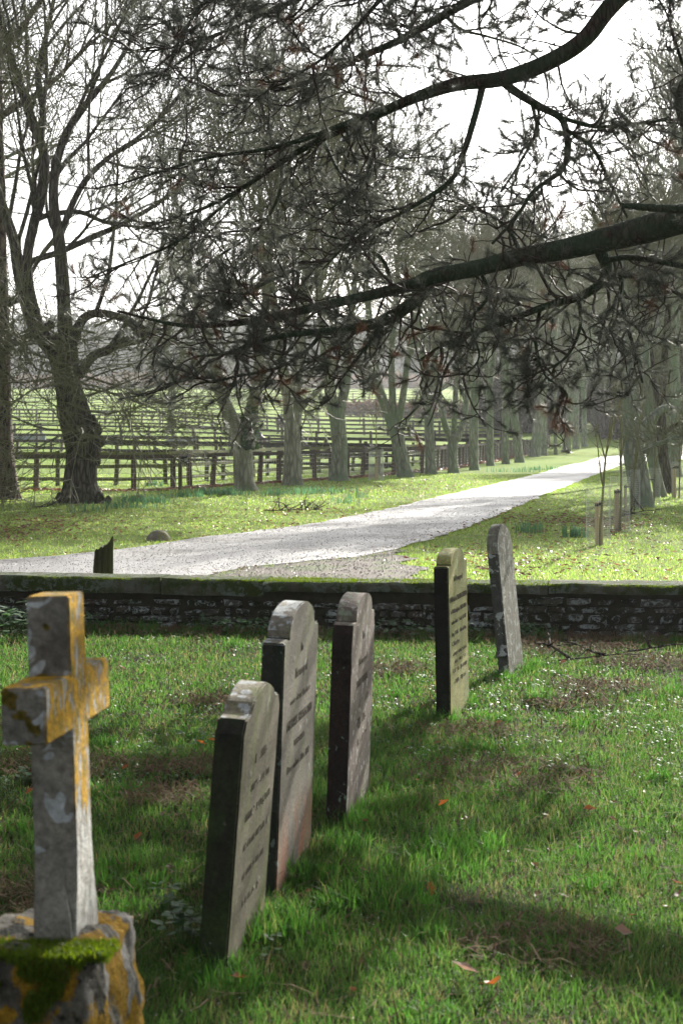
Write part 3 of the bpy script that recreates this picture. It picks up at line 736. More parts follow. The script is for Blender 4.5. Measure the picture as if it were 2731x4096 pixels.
headstone((.600, 9.38), (.742, 9.93), .082, 'shoulder', .845, .93, -1.0, [M['hs4'], M['hs4d']], 'straight yellow-green headstone closely lettered all down its face, its narrow shaded side black', l4, 4)
def roll(root, w, t):
    b = MB(); pr = [(-.010, .0), (-.016, .012), (-.010, .024), (-.003, .034)]
    for sx in (-1,):
        V = []; 
        for (o_, z) in pr+[(.0, .04)]: V += [(sx*(w/2)+o_, -.004, .13+z), (sx*(w/2)+o_, t+.004, .13+z)]
        V += [(sx*(w/2)+.004, -.004, .17), (sx*(w/2)+.004, t+.004, .17)]
        b.add(V, [[i*2, i*2+1, i*2+3, i*2+2] for i in range(5)])
    b.build('moulding', M['hs5d'], root)
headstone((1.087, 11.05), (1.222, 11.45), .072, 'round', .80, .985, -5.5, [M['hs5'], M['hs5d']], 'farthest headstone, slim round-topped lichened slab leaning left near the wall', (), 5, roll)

# ---------------------------------------------------------------- stone cross
def cross():
    root = empty('stone_cross', (-.555, 3.845, 0), math.atan2(.49, .065), 'weathered stone cross covered in orange lichen on a rough plinth', 'grave cross', rx=math.radians(-2.0))
    T = .098; s0 = .062
    pts = [(-s0-.030, .44), (-s0-.024, .52), (-s0-.006, .60), (-s0, .66), (-s0, .935), (-.250, .935), (-.250, 1.056), (-s0, 1.056), (-s0+.004, 1.232), (s0-.004, 1.232), (s0, 1.056), (.250, 1.056), (.250, .935), (s0, .935), (s0, .66), (s0+.006, .60), (s0+.024, .52), (s0+.030, .44)]
    dense = []
    for a, b in zip(pts, pts[1:]+pts[:1]):
        L = math.dist(a, b); n = max(1, int(L/.03))
        for k in range(n): dense.append((a[0]+(b[0]-a[0])*k/n+(rnd.uniform(-.0012, .0012) if k else 0), a[1]+(b[1]-a[1])*k/n+(rnd.uniform(-.0012, .0012) if k else 0)))
    bm = bmesh.new(); f = bm.faces.new([bm.verts.new((x, 0, z)) for x, z in dense])
    ex = bmesh.ops.extrude_face_region(bm, geom=[f])
    for v in [e for e in ex['geom'] if isinstance(e, bmesh.types.BMVert)]: v.co.y += T
    bmesh.ops.recalc_face_normals(bm, faces=bm.faces[:])
    bmesh.ops.bevel(bm, geom=[e for e in bm.edges if len(e.link_faces) == 2 and e.calc_face_angle(0) > .6], offset=.004, segments=2, affect='EDGES', clamp_overlap=True)
    bm_obj('cross', bm, M['cross'], root)
    # broach stop: raised wedge at the foot of the near face
    b = MB(); x = -s0-.004
    V = [(x-.034, .004, .45), (x-.034, T-.004, .45), (x-.030, T-.012, .53), (x+.006, T*.42, .66), (x-.030, .012, .53)]
    V += [(x+.02, .004, .45), (x+.02, T-.004, .45), (x+.02, T-.012, .53), (x+.02, T*.42, .66), (x+.02, .012, .53)]
    b.add(V, [[0, 1, 2, 4], [1, 6, 7, 2], [5, 0, 4, 9], [2, 7, 8, 3], [9, 4, 3, 8]]); b.add([V[4], V[2], V[3]], [[0, 1, 2]])
    b.build('chamfer_stop', M['cross'], root)
    # plinth: hewn boulder-like block
    bm = bmesh.new(); bmesh.ops.create_cube(bm, size=1); bmesh.ops.subdivide_edges(bm, edges=bm.edges[:], cuts=26, use_grid_fill=True)
    for v in bm.verts:
        x, y, z = v.co
        u = z+.5; k = 1.0+.15*(1-u)
        X, Y, Z = x*.44*k, y*.33*k, -.15+u*.625
        q = Vector((X*5, Y*5, Z*5)); d = mnoise.noise(q)*.012+mnoise.noise(q*2.7)*.014+mnoise.noise(q*8)*.006+mnoise.noise(q*17)*.003; d += .012*math.floor(3*mnoise.noise(q*1.7))/3
        c = max(abs(x), abs(y)); 
        if u > .8 and c > .38: Z -= (c-.38)*.22*(u-.8)/.2
        rr = math.hypot(x, y)
        f_ = 1-max(0, rr-.58)*.35
        v.co = (X*f_+d*(1 if x > 0 else -1)*(abs(x) > .45), Y*f_+d*(1 if y > 0 else -1)*(abs(y) > .45), Z+d*(abs(z) > .45))
    o = bm_obj('plinth', bm, M['plinth'], root, smooth=True); o.location = (0, .105, 0)
    b = MB(); n = 24000; tt = rng.uniform(0, 1, n); y = rng.uniform(-.10, .20, n)
    x = np.where(tt < .42, -.095-tt/.42*.125, -.222-(tt-.42)*.05); z = np.where(tt < .42, .470, .462-(tt-.42)*.30)+rng.uniform(-.012, .006, n)
    k = (nz(y*40, tt*14, .5, 3)*.75+.22 > tt+np.abs(y-.05)*1.6)
    blades(b, x[k]+rng.uniform(-.01, .004, k.sum()), y[k], rng.uniform(.008, .022, k.sum()), .0034, rng.uniform(.3, .97, k.sum()), z0=z[k])
    b.build('moss', M['moss'], root)
cross()

# ---------------------------------------------------------------- generic bare tree
def wig(p, d, L, n, wob, up=0.0, droop=0.0):
    g = rng.normal(0, wob, (n-1, 3)); g[:, 2] += up-droop
    D = np.asarray(d, float)+np.cumsum(g, axis=0); D /= np.sqrt((D*D).sum(1))[:, None]
    P = np.empty((n, 3)); P[0] = p; P[1:] = np.asarray(p, float)+np.cumsum(D, axis=0)*(L/(n-1))
    return P, D[-1]
def perp(d, spread):
    x, y, z = float(d[0]), float(d[1]), float(d[2]); a, b, c = rnd.gauss(0, 1), rnd.gauss(0, 1), rnd.gauss(0, 1); q = a*x+b*y+c*z
    a -= x*q; b -= y*q; c -= z*q; m = math.sqrt(a*a+b*b+c*c)+1e-9; cs, sn = math.cos(spread), math.sin(spread)/m
    return np.array([x*cs+a*sn, y*cs+b*sn, z*cs+c*sn])
def fine(cr, P, R, n, ln0, ln1, m, r0, tw, wob, up):
    """a batch of n fine shoots off polyline P"""
    u = rng.uniform(.2, 1, n)*(len(P)-1.001); i = u.astype(int); f = (u-i)[:, None]; p = P[i]*(1-f)+P[i+1]*f
    d = P[i+1]-P[i]; d /= np.linalg.norm(d, axis=1)[:, None]+1e-9
    a = rng.normal(0, 1, (n, 3)); a -= d*(a*d).sum(1)[:, None]; a /= np.linalg.norm(a, axis=1)[:, None]+1e-9
    sp = rng.uniform(.4, 1.0, n)[:, None]; D0 = d*np.cos(sp)+a*np.sin(sp)
    g = rng.normal(0, wob, (n, m-1, 3)); g[:, :, 2] += up; D = D0[:, None]+np.cumsum(g, axis=1); D /= np.linalg.norm(D, axis=2)[:, :, None]
    L = rng.uniform(ln0, ln1, n)/(m-1); Q = np.empty((n, m, 3)); Q[:, 0] = p; Q[:, 1:] = p[:, None]+np.cumsum(D, axis=1)*L[:, None, None]
    cr.tubeN(Q, np.broadcast_to(np.linspace(r0, tw*.7, m), (n, m)), 3)
def grow(tr, cr, P, R, lvl, dens=1.0, tw=.008, up=.10, maxlvl=3, lscale=1.0):
    """children along polyline P (radii R); thick wood goes to tr, fine wood to cr"""
    L = np.sum(np.linalg.norm(np.diff(P, axis=0), axis=1))
    if lvl == 3:
        fine(cr, P, R, max(3, int(9*dens)), .55*lscale, 1.25*lscale, 4, max(tw, .010), tw, .16, up); return
    cnt = {1: 8, 2: 7}[lvl]; n = max(2, int(cnt*dens*rnd.uniform(.8, 1.2)))
    for k in range(n):
        u = rnd.uniform(.25, 1.0) if lvl > 1 else .12+.88*(k+rnd.random())/n
        i = min(len(P)-2, int(u*(len(P)-1))); f = u*(len(P)-1)-i; p = P[i]*(1-f)+P[i+1]*f; r = R[i]*(1-f)+R[i+1]*f
        d = P[i+1]-P[i]; d /= np.linalg.norm(d)+1e-9
        nd = perp(d, rnd.uniform(.45, 1.05))
        ln = {1: rnd.uniform(2.2, 4.4), 2: rnd.uniform(1.2, 2.2), 3: rnd.uniform(.6, 1.2)}[lvl]*lscale
        r0 = max(tw, min(r*.62, {1: .055, 2: .024, 3: .010}[lvl])); m = {1: 6, 2: 5, 3: 4}[lvl]
        Q, _ = wig(p, nd, ln, m, {1: .16, 2: .18, 3: .16}[lvl], up)
        RR = np.linspace(r0, max(tw*.7, r0*.35), m)
        (tr if lvl == 1 else cr).tube(Q, RR, 5 if lvl == 1 else 3)
        if lvl < maxlvl: grow(tr, cr, Q, RR, lvl+1, dens, tw, up, maxlvl, lscale)
def trunk_tube(mb, P, R, k=14, rough=.12, seed=0, flare=False):
    """rings with lumpy radius"""
    P = np.asarray(P, float); R = np.asarray(R, float); n = len(P)
    T = np.gradient(P, axis=0); T /= np.linalg.norm(T, axis=1)[:, None]+1e-9
    N1 = np.cross(T, [0.0, 1.0, 0.02]); N1 /= np.linalg.norm(N1, axis=1)[:, None]+1e-9; N2 = np.cross(T, N1)
    V = []
    for i in range(n):
        for j in range(k):
            a = 2*PI*j/k; dirv = N1[i]*math.cos(a)+N2[i]*math.sin(a)
            q = Vector((math.cos(a)*1.6+seed, math.sin(a)*1.6, P[i][2]*.9))
            q2 = Vector((math.cos(a)*4+seed, math.sin(a)*4, P[i][2]*2.2))
            rr = R[i]*(1+rough*(mnoise.noise(q)*1.2+mnoise.noise(q2)*.7))
            if flare and i < 3: rr *= 1+(.30, .12, .04)[i]*max(0, mnoise.noise(Vector((math.cos(a)*2.2+seed*3, math.sin(a)*2.2, 5)))*2.2)
            V.append(P[i]+dirv*rr)
    i = np.arange(n-1)[:, None]*k; j = np.arange(k)[None, :]; j2 = (j+1) % k
    mb.add(V, np.stack([i+j, i+k+j, i+k+j2, i+j2], -1).reshape(-1, 4))
    mb.add([*V[-k:], P[-1]+T[-1]*R[-1]*.5], [[q, (q+1) % k, k] for q in range(k)])

def traced_tree(D, trunk, limbs, label, cat='tree', group='bare trees along the drive', mats=('bark', 'twig'), name='bare_tree', seed=1, dens=1.0, ext=3.0, extra=None, rough=.12, kside=14, depthvar=1.2, tw=.008, limbdens=1.0, z_sink=.12, lsc=1.0, lw=1.0):
    global rnd
    keep = rnd; rnd = random.Random(seed*101+3)
    bx, by = XY(trunk[0][0], D); bz = float(terr(bx, by)); o = np.array([bx, by, bz])
    root = empty(name, tuple(o), 0, label, cat, group)
    tr, cr = MB(), MB()
    pts = [np.append(W(x, y, D), r/F*D) for x, y, r in trunk]
    pts[0][2] = bz-z_sink
    S = spline(pts, len(pts)*4); trunk_tube(tr, S[:, :3]-o, S[:, 3], kside, rough, seed, True)
    ends = []
    for li, lb in enumerate(limbs):
        dd = D; n = len(lb); off = rnd.uniform(-1, 1)*depthvar
        q = [np.append(W(x, y, D+off*(i/max(1, n-1))), r/F*D) for i, (x, y, r) in enumerate(lb)]
        S2 = spline(q, n*4); S2[:, 3] *= lw; trunk_tube(tr, S2[:, :3]-o, np.maximum(.012, S2[:, 3]), 8, rough*.7, seed+li)
        # continue past the last traced point
        d = S2[-1, :3]-S2[-4, :3]; d /= np.linalg.norm(d)
        Q, _ = wig(S2[-1, :3]-o, d, ext*rnd.uniform(.8, 1.3), 7, .10, .08); R = np.linspace(S2[-1, 3], .02, 7)
        tr.tube(Q, R, 6)
        full = np.vstack([S2[::3, :3]-o, Q]); FR = np.concatenate([S2[::3, 3], R])
        grow(tr, cr, full[1:], FR[1:], 1, dens*limbdens, tw, lscale=lsc)
        grow(tr, cr, Q, R, 1, dens, tw, lscale=lsc)
    if extra: extra(tr, cr, o)
    tr.build('trunk', M[mats[0]], root, smooth=True); cr.build('crown', M[mats[1]], root)
    rnd = keep
    return root

def ivy_on(px, py, D, w, h, n, root):
    b = MB(); o = np.array(root.location)
    for k in range(n):
        p = W(px+rnd.gauss(0, w*.4), py+rnd.uniform(-h/2, h/2), D-rnd.uniform(.22, .42))-o
        r = rnd.uniform(.035, .07); a = rnd.uniform(0, 2*PI); V = []
        nn = np.array([rnd.gauss(0, .5), -1, rnd.gauss(.3, .4)]); nn /= np.linalg.norm(nn); u = np.cross(nn, [0, 0, 1]); u /= np.linalg.norm(u); v = np.cross(nn, u)
        for q in range(5): V.append(p+u*r*math.cos(a+q*2*PI/5)+v*r*math.sin(a+q*2*PI/5))
        b.add(V, [[0, 1, 2], [0, 2, 3], [0, 3, 4]])
    b.build('ivy', M['ivy'], root)

def epicormic(pairs, n, L=(1.5, 3.5)):
    def f(tr, cr, o):
        for k in range(n):
            px, py, D = rnd.choice(pairs); p = W(px+rnd.uniform(-6, 6), py+rnd.uniform(-12, 12), D)-o
            d = np.array([rnd.gauss(0, 1), rnd.gauss(-.3, .6), rnd.gauss(.05, .22)]); d /= np.linalg.norm(d)
            Q, _ = wig(p, d, rnd.uniform(*L), 7, .14, .02, .02); R = np.linspace(.028, .008, 7); cr.tube(Q, R, 4)
            grow(tr, cr, Q, R, 2, 1.1, .006, .03)
    return f

T0 = traced_tree(37.4, [(82, 504, 25), (81, 496, 20), (80, 480, 16), (81, 462, 15.5), (82, 445, 17.5), (80, 432, 18), (75, 418, 15.5), (71, 400, 14), (66, 378, 13), (62, 352, 15), (60, 338, 13)],
    [[(54, 352, 11), (38, 328, 10), (26, 300, 8.5), (19, 270, 7.5), (14, 240, 6.5), (6, 215, 6), (-6, 180, 5)],
     [(42, 335, 7), (31, 298, 6), (27, 262, 5.8), (33, 226, 6), (41, 195, 6.6), (44, 156, 6.3), (34, 127, 5.6), (18, 80, 4.4), (8, 45, 3.5)],
     [(40, 143, 5), (43, 110, 4.5), (38, 75, 4), (48, 28, 3)],
     [(66, 348, 9), (64, 310, 8), (62, 275, 7.6), (59, 240, 7), (53, 202, 6), (56, 165, 5), (68, 130, 4.5), (88, 102, 4), (112, 72, 3), (132, 38, 2.2)],
     [(60, 235, 4.5), (72, 205, 4), (86, 180, 3.6), (108, 158, 3), (135, 140, 2.4)],
     [(72, 345, 7), (82, 320, 5.5), (100, 313, 5), (128, 320, 4.3), (150, 330, 3), (178, 322, 2)],
     [(78, 376, 6.5), (92, 357, 5.5), (108, 350, 5), (130, 338, 3.5), (160, 330, 2)],
     [(19, 268, 3.4), (38, 259, 3.8), (60, 252, 3.8), (96, 236, 3.5), (130, 220, 3), (165, 198, 2.3), (200, 168, 1.6)],
     [(52, 324, 5), (36, 333, 5), (15, 342, 4.6), (-2, 346, 4), (-22, 345, 3)],
     [(26, 292, 5), (10, 303, 4.5), (-12, 316, 4)],
     [(34, 220, 3.6), (52, 214, 3.4), (80, 212, 3), (105, 222, 2.4), (130, 226, 2)]],
    'huge gnarled bare tree with a burred trunk left of the drive', seed=5, lw=.84, dens=1.2, mats=('bark_old', 'twig_mossy'), rough=.16, kside=28, ext=4,
    extra=epicormic([(70, 380, 37), (70, 395, 36.8), (20, 342, 37), (0, 346, 37), (60, 350, 37), (76, 425, 36.7), (100, 330, 37)], 34), group='large trees left of the drive')
# burrs on the trunk
def burrs():
    o = np.array(T0.location)
    for px, py, r in ((97, 430, 9), (100, 442, 8), (96, 452, 7), (93, 420, 7), (88, 436, 9), (108, 500, 6), (100, 497, 7), (60, 497, 7), (98, 462, 5)):
        b = MB(); c = W(px, py, 37.4-.25)-o; R = r/F*37.4*.55; n = 10; V = []; k = 14
        for i in range(n+1):
            for j in range(k):
                th = PI*i/n; a = 2*PI*j/k; dv = np.array([math.sin(th)*math.cos(a), math.sin(th)*math.sin(a), math.cos(th)*1.25])
                q = mnoise.noise(Vector(dv*2.6)+Vector((px, py, 0)))*.45+mnoise.noise(Vector(dv*6)+Vector((px, py, 0)))*.2
                V.append(c+dv*R*(1+q))
        b.add(V, [[i*k+j, (i+1)*k+j, (i+1)*k+(j+1) % k, i*k+(j+1) % k] for i in range(n) for j in range(k)])
        b.build('burr', M['bark_old'], T0, smooth=True)
burrs()
traced_tree(39.5, [(5, 500, 19), (4, 490, 16), (2, 470, 14), (0, 440, 13), (-1, 400, 12.5), (-2, 350, 12), (-3, 300, 11), (-4, 230, 10), (-5, 150, 9), (-6, 60, 8), (-7, -40, 7)],
    [[(-4, 120, 4), (14, 108, 3.5), (40, 92, 2.5)], [(-4, 60, 4), (20, 30, 3)], [(-4, 200, 3), (-30, 190, 3), (-60, 170, 2)]],
    'pine trunk with furrowed pinkish bark at the left edge', cat='tree', seed=8, mats=('bark_red', 'twig'), name='pine_tree', group='large trees left of the drive', dens=.7, rough=.10, kside=20)
AV = 'avenue of bare trees beside the fence'
t1 = traced_tree(44.8, [(246, 492, 14), (244, 482, 10.5), (243, 465, 9.8), (243, 448, 10), (242, 436, 12), (240, 430, 11)],
    [[(240, 440, 8), (232, 420, 7.5), (224, 402, 6.8), (218, 385, 6.2), (213, 355, 5), (200, 315, 4), (190, 270, 3)],
     [(246, 436, 8), (251, 412, 6.8), (256, 388, 6), (260, 350, 5), (266, 300, 4), (262, 250, 3)], [(257, 385, 4), (272, 355, 3), (290, 320, 2.5)]],
    'forked avenue tree with dark ivy in its fork', seed=11, mats=('bark_pale', 'twig'), group=AV, dens=.8)
ivy_on(249, 432, 44.8, 9, 34, 520, t1); ivy_on(252, 412, 44.8, 5, 20, 120, t1)
traced_tree(49.6, [(292, 486, 13), (292, 476, 10), (292, 450, 9), (292, 425, 8.8), (292, 405, 9.8), (290, 385, 10)],
    [[(295, 390, 7), (298, 365, 6), (301, 325, 5), (306, 270, 4), (312, 210, 3)], [(286, 388, 6), (281, 360, 5), (274, 310, 4), (268, 250, 3)], [(299, 410, 3.5), (312, 396, 3), (326, 380, 2.4), (340, 350, 2)]],
    'straight grey avenue tree just right of the ivy-clad one', seed=12, group=AV, mats=('bark_pale', 'twig'), dens=.72)
traced_tree(53.5, [(338, 482, 12), (338, 472, 8.5), (339, 450, 7.8), (337, 425, 7.6), (335, 408, 8.2)],
    [[(333, 412, 6), (329, 385, 5.5), (324, 345, 4.5), (318, 290, 3.5)], [(339, 410, 5.2), (345, 385, 4.8), (348, 350, 4), (352, 300, 3.2), (360, 240, 2.5)]],
    'third avenue tree from the ivy-clad one, forking into a narrow V', seed=13, group=AV, dens=.7)
traced_tree(58, [(405, 478, 10), (402, 466, 7.4), (399, 448, 6.8), (395, 430, 7), (391, 420, 6.6)],
    [[(391, 424, 5.2), (383, 402, 4.8), (376, 380, 4.5), (371, 340, 3.8), (366, 290, 3)], [(393, 420, 4), (392, 395, 3.6), (391, 350, 3), (396, 290, 2.5)], [(397, 424, 4), (402, 398, 3.5), (408, 355, 3), (418, 300, 2.4)], [(401, 430, 2.2), (412, 412, 2), (428, 398, 1.6), (445, 385, 1.2)]],
    'left-leaning avenue tree with four spreading limbs', seed=14, group=AV, dens=.72)
traced_tree(62, [(431, 474, 7), (430, 464, 5.2), (429, 440, 5), (428, 415, 4.8), (427, 395, 4.8)],
    [[(426, 398, 3.6), (422, 360, 3.2), (416, 310, 2.6)], [(430, 398, 3.4), (434, 360, 3), (440, 300, 2.4)]],
    'slender upright avenue tree left of the broad low fork', seed=15, ext=1.6, lsc=.75, group=AV, dens=.75)
traced_tree(63.5, [(453, 474, 6.4), (452, 464, 5), (452, 448, 5), (453, 436, 6)],
    [[(450, 440, 3.8), (443, 420, 3.2), (438, 390, 2.8), (432, 340, 2.2)], [(453, 436, 3), (454, 410, 2.8), (456, 370, 2.4)], [(456, 440, 3.8), (463, 420, 3.2), (467, 388, 2.8), (474, 340, 2.2)]],
    'avenue tree forking low into three upright limbs', seed=16, ext=1.6, lsc=.75, group=AV, dens=1.1)
traced_tree(68, [(474, 471, 6.6), (473, 462, 4.8), (473, 440, 4.6), (473, 415, 4.4), (474, 395, 4.2)],
    [[(473, 398, 3.2), (470, 360, 2.8), (464, 310, 2.2)], [(476, 398, 3.2), (480, 355, 2.6), (488, 300, 2)]],
    'straight avenue tree right of the three-limbed one', seed=17, ext=1.6, lsc=.75, group=AV, dens=1.1)
p8 = traced_tree(76, [(490, 467, 5), (489, 458, 4), (489, 435, 3.8), (489, 410, 3.6), (488, 390, 3.4)],
    [[(488, 395, 2.6), (485, 360, 2.3), (480, 310, 1.8)], [(489, 392, 2.6), (493, 355, 2.3), (499, 300, 1.8)]],
    'thin straight avenue tree with a high fork, mid-row', seed=18, ext=1.6, lsc=.75, group=AV, dens=1.1)
p9 = traced_tree(85, [(519, 463, 6), (518, 455, 4.6), (516, 435, 4.2), (513, 412, 4), (511, 395, 3.8)],
    [[(511, 398, 3), (505, 365, 2.5), (500, 320, 2)], [(512, 396, 2.8), (517, 360, 2.4), (522, 310, 1.8)]],
    'avenue tree with a flared foot curving left, mid-row', seed=19, ext=1.6, lsc=.75, group=AV, dens=1.1)

def base_loc(px, py, D): x, y = XY(px, D); return (x, y, float(terr(x, y)))
av_desc = [(505, 80, p8, 1.0, 'thin dark avenue tree just left of the flared-foot one'),
           (533.5, 100, p9, 1.35, 'stout avenue tree with a broad mossy butt, far along the row'),
           (543.5, 104, p8, 1.1, 'pale far avenue tree close right of the stout one'),
           (555, 110, p8, .7, 'small dark tree between larger far avenue trees'),
           (565, 116, p9, 1.15, 'pale far avenue tree before the row curves'),
           (575, 122, p8, 1.3, 'tall far avenue tree bending right over its neighbour'),
           (584, 126, p8, 1.2, 'last pale avenue tree before the wood')]
for i, (px, D, pr, s, lab) in enumerate(av_desc):
    c = copy_tree(pr); c.location = base_loc(px, 0, D); c.scale = (s, s, s*.95); c.rotation_euler.z = 1.1+i*1.9
    c['label'] = lab
for px, D, sc, rz, lab in ((-20, 47, 1.25, .6, 'bare tree behind the gnarled one, trunk cut by the left edge'), (170, 152, 1.5, 2.0, 'far bare tree standing in the paddock behind the water trough')):
    c = copy_tree(p9); c.location = base_loc(px, 0, D); c.scale = (sc,)*3; c.rotation_euler.z = rz; c['label'] = lab; c['group'] = 'bare trees beyond the fence'
# trees right of the drive
RG = 'trees right of the drive'
traced_tree(35.4, [(641, 508, 13), (640, 498, 11), (637, 480, 10.4), (633, 455, 10.2), (632, 435, 10), (630, 415, 8), (629, 395, 6.4)],
    [[(629, 400, 6), (627, 365, 5.4), (626, 330, 4.5), (624, 290, 3)], [(637, 432, 5), (648, 420, 4.2), (664, 408, 3.6), (684, 412, 2.6), (710, 408, 2)], [(641, 452, 3), (650, 446, 2.4), (668, 440, 1.8), (690, 432, 1.4)], [(632, 380, 4), (645, 350, 3.5), (660, 318, 3)]],
    'big ridged-bark tree standing just right of the drive', seed=31, ext=.8, lsc=.5, group=RG, mats=('bark', 'twig_mossy'), kside=20, dens=1.0)
traced_tree(40.8, [(661, 498, 8), (658, 488, 6.2), (653, 465, 5.6), (650, 440, 5.6), (648, 415, 5), (647, 390, 4.6)],
    [[(647, 395, 4), (645, 350, 3.6), (642, 290, 3)], [(650, 425, 3), (668, 400, 2.6), (690, 385, 2)]],
    'leaning grey tree half hidden behind the ridged-bark one', seed=32, ext=.8, lsc=.5, group=RG, dens=1.0)
r3 = traced_tree(43, [(668, 494, 9), (666, 484, 7), (662, 462, 6.4), (660, 440, 6), (660, 415, 5), (661, 395, 4.4)],
    [[(661, 400, 4), (664, 355, 3.6), (668, 300, 3)], [(661, 435, 2.6), (675, 425, 2.4), (700, 418, 2)], [(660, 415, 3), (652, 370, 2.6), (648, 320, 2)]],
    'mossy-trunked tree near the right edge', seed=33, ext=.8, lsc=.5, group=RG, mats=('bark_old', 'twig_mossy'), dens=1.0)
for i, (px, D, s) in enumerate([(676, 58, 1.0), (672, 68, 1.1), (668, 80, 1.0), (664, 95, 1.1), (700, 50, 1.1), (690, 75, 1.2)]):
    c = copy_tree(r3 if i % 2 else p8); c.location = base_loc(px, 0, D); c.scale = (s*1.1,)*3; c.rotation_euler.z = 2.2*i+.4; c['group'] = 'far trees right of the drive'
    c['label'] = 'distant bare tree in the row receding right of the drive'
# the wood closing the view
k = 0
for i in range(30):
    D = 134+rnd.uniform(0, 60); px = 478+i*8.2+rnd.uniform(-4, 4)
    c = copy_tree(p8 if i % 2 else p9); c.location = base_loc(px, 0, D if px > 590 else D+16); s = rnd.uniform(.9, 1.5); c.scale = (s, s, s*rnd.uniform(.9, 1.15)); c.rotation_euler.z = rnd.uniform(0, 6.28)
    c['group'] = 'wood trees behind the drive'; c['label'] = 'bare tree in the dim wood closing the far end of the drive'
for i in range(10):
    D = 66+i*9; px = 200+i*30
    pass

def thicket():
    b = MB()
    for k in range(5200):
        D = 138+rnd.uniform(0, 40); px = rnd.uniform(500, 740); x, y = XY(px, D)
        if px < 600: y += 14
        z = float(terr(x, y)); hgt = rnd.uniform(1.5, 6.5)
        d = np.array([rnd.gauss(0, .35), rnd.gauss(0, .35), 1]); d /= np.linalg.norm(d)
        Q, _ = wig((x, y, z-.1), d, hgt, 5, .14, 0); b.tube(Q, np.linspace(.06, .02, 5), 3)
        for q in range(4):
            i = rnd.randint(1, 3); Q2, _ = wig(Q[i], perp(d, .9), rnd.uniform(.8, 2), 3, .2); b.tube(Q2, np.linspace(.03, .012, 3), 3)
    tag(b.build('thicket', M['thicket']), 'dark leafless undergrowth filling the wood behind the bend of the drive', 'undergrowth', kind='stuff')
thicket()

# far wood and red scrub on the rising ground
def crowns(name, mat, items, label, cat):
    b = MB()
    for (x, y, z, r, h, n, qs) in items:
        u = rng.normal(0, 1, (n, 3)); u /= np.linalg.norm(u, axis=1)[:, None]; u *= (rng.uniform(.35, 1, n)**.4)[:, None]
        c = np.stack([x+u[:, 0]*r, y+u[:, 1]*r, z+h*.55+u[:, 2]*h*.5], 1)
        a = rng.normal(0, 1, (n, 3)); a /= np.linalg.norm(a, axis=1)[:, None]; b2 = np.cross(a, rng.normal(0, 1, (n, 3))); b2 /= np.linalg.norm(b2, axis=1)[:, None]
        s = qs*rng.uniform(.5, 1.3, n)[:, None]
        V = np.stack([c-a*s, c+b2*s, c+a*s*.8], 1).reshape(-1, 3); b.add(V, np.arange(3*n).reshape(-1, 3))
    tag(b.build(name, mat), label, cat, kind='stuff')
it = []
for k in range(420):
    y = rnd.uniform(440, 620); x = rnd.uniform(-.30, .25)*y; h = rnd.uniform(9, 19); it.append((x, y, float(terr(x, y))-1, rnd.uniform(3.5, 7), h, 150, 1.3))
crowns('far_wood', M['wood_far'], it, 'hazy blue-grey wood on the rising ground beyond the paddocks', 'wood')
it = []
for k in range(260):
    y = rnd.uniform(412, 440); x = rnd.uniform(-.28, .2)*y; it.append((x, y, float(terr(x, y))-.3, rnd.uniform(2, 4), rnd.uniform(2, 4.6), 60, .7))
crowns('red_scrub', M['scrub_red'], it, 'reddish brown scrub along the top of the far paddock', 'scrub')
it = []
for k in range(70):
    px = 330+k*3.2; D = 205-k*.3; x, y = XY(px, D); it.append((x, y, float(terr(x, y))-.1, 1.3, rnd.uniform(1.3, 2.2), 50, .35))
crowns('field_hedge', M['scrub_red'], it, 'low brown hedge between the paddocks behind the avenue', 'hedge')

# small bare field trees
def field_tree(px, D, s, label):
    bx, by = XY(px, D); o = empty('field_tree', (bx, by, float(terr(bx, by))), 0, label, 'tree', 'small bare trees in the paddocks'); tr, cr = MB(), MB()
    P, _ = wig((0, 0, -.1), (0, 0, 1), 1.6*s, 5, .05); R = np.linspace(.10, .06, 5)*s; tr.tube(P, R, 6)
    for k in range(6):
        Q, _ = wig(P[3], perp(np.array([0, 0, 1.]), rnd.uniform(.4, 1.0)), 1.8*s, 6, .15, .05); RR = np.linspace(.05, .02, 6)*s; tr.tube(Q, RR, 4); grow(tr, cr, Q, RR, 2, 1, .014, .05, 3, .6*s)
    tr.build('trunk', M['bark'], o); cr.build('crown', M['twig'], o)
field_tree(253, 170, 1.1, 'small bare tree in the paddock beyond the ivy-clad tree'); field_tree(318, 190, 1.0, 'small bare tree seen between the second and third avenue trees')

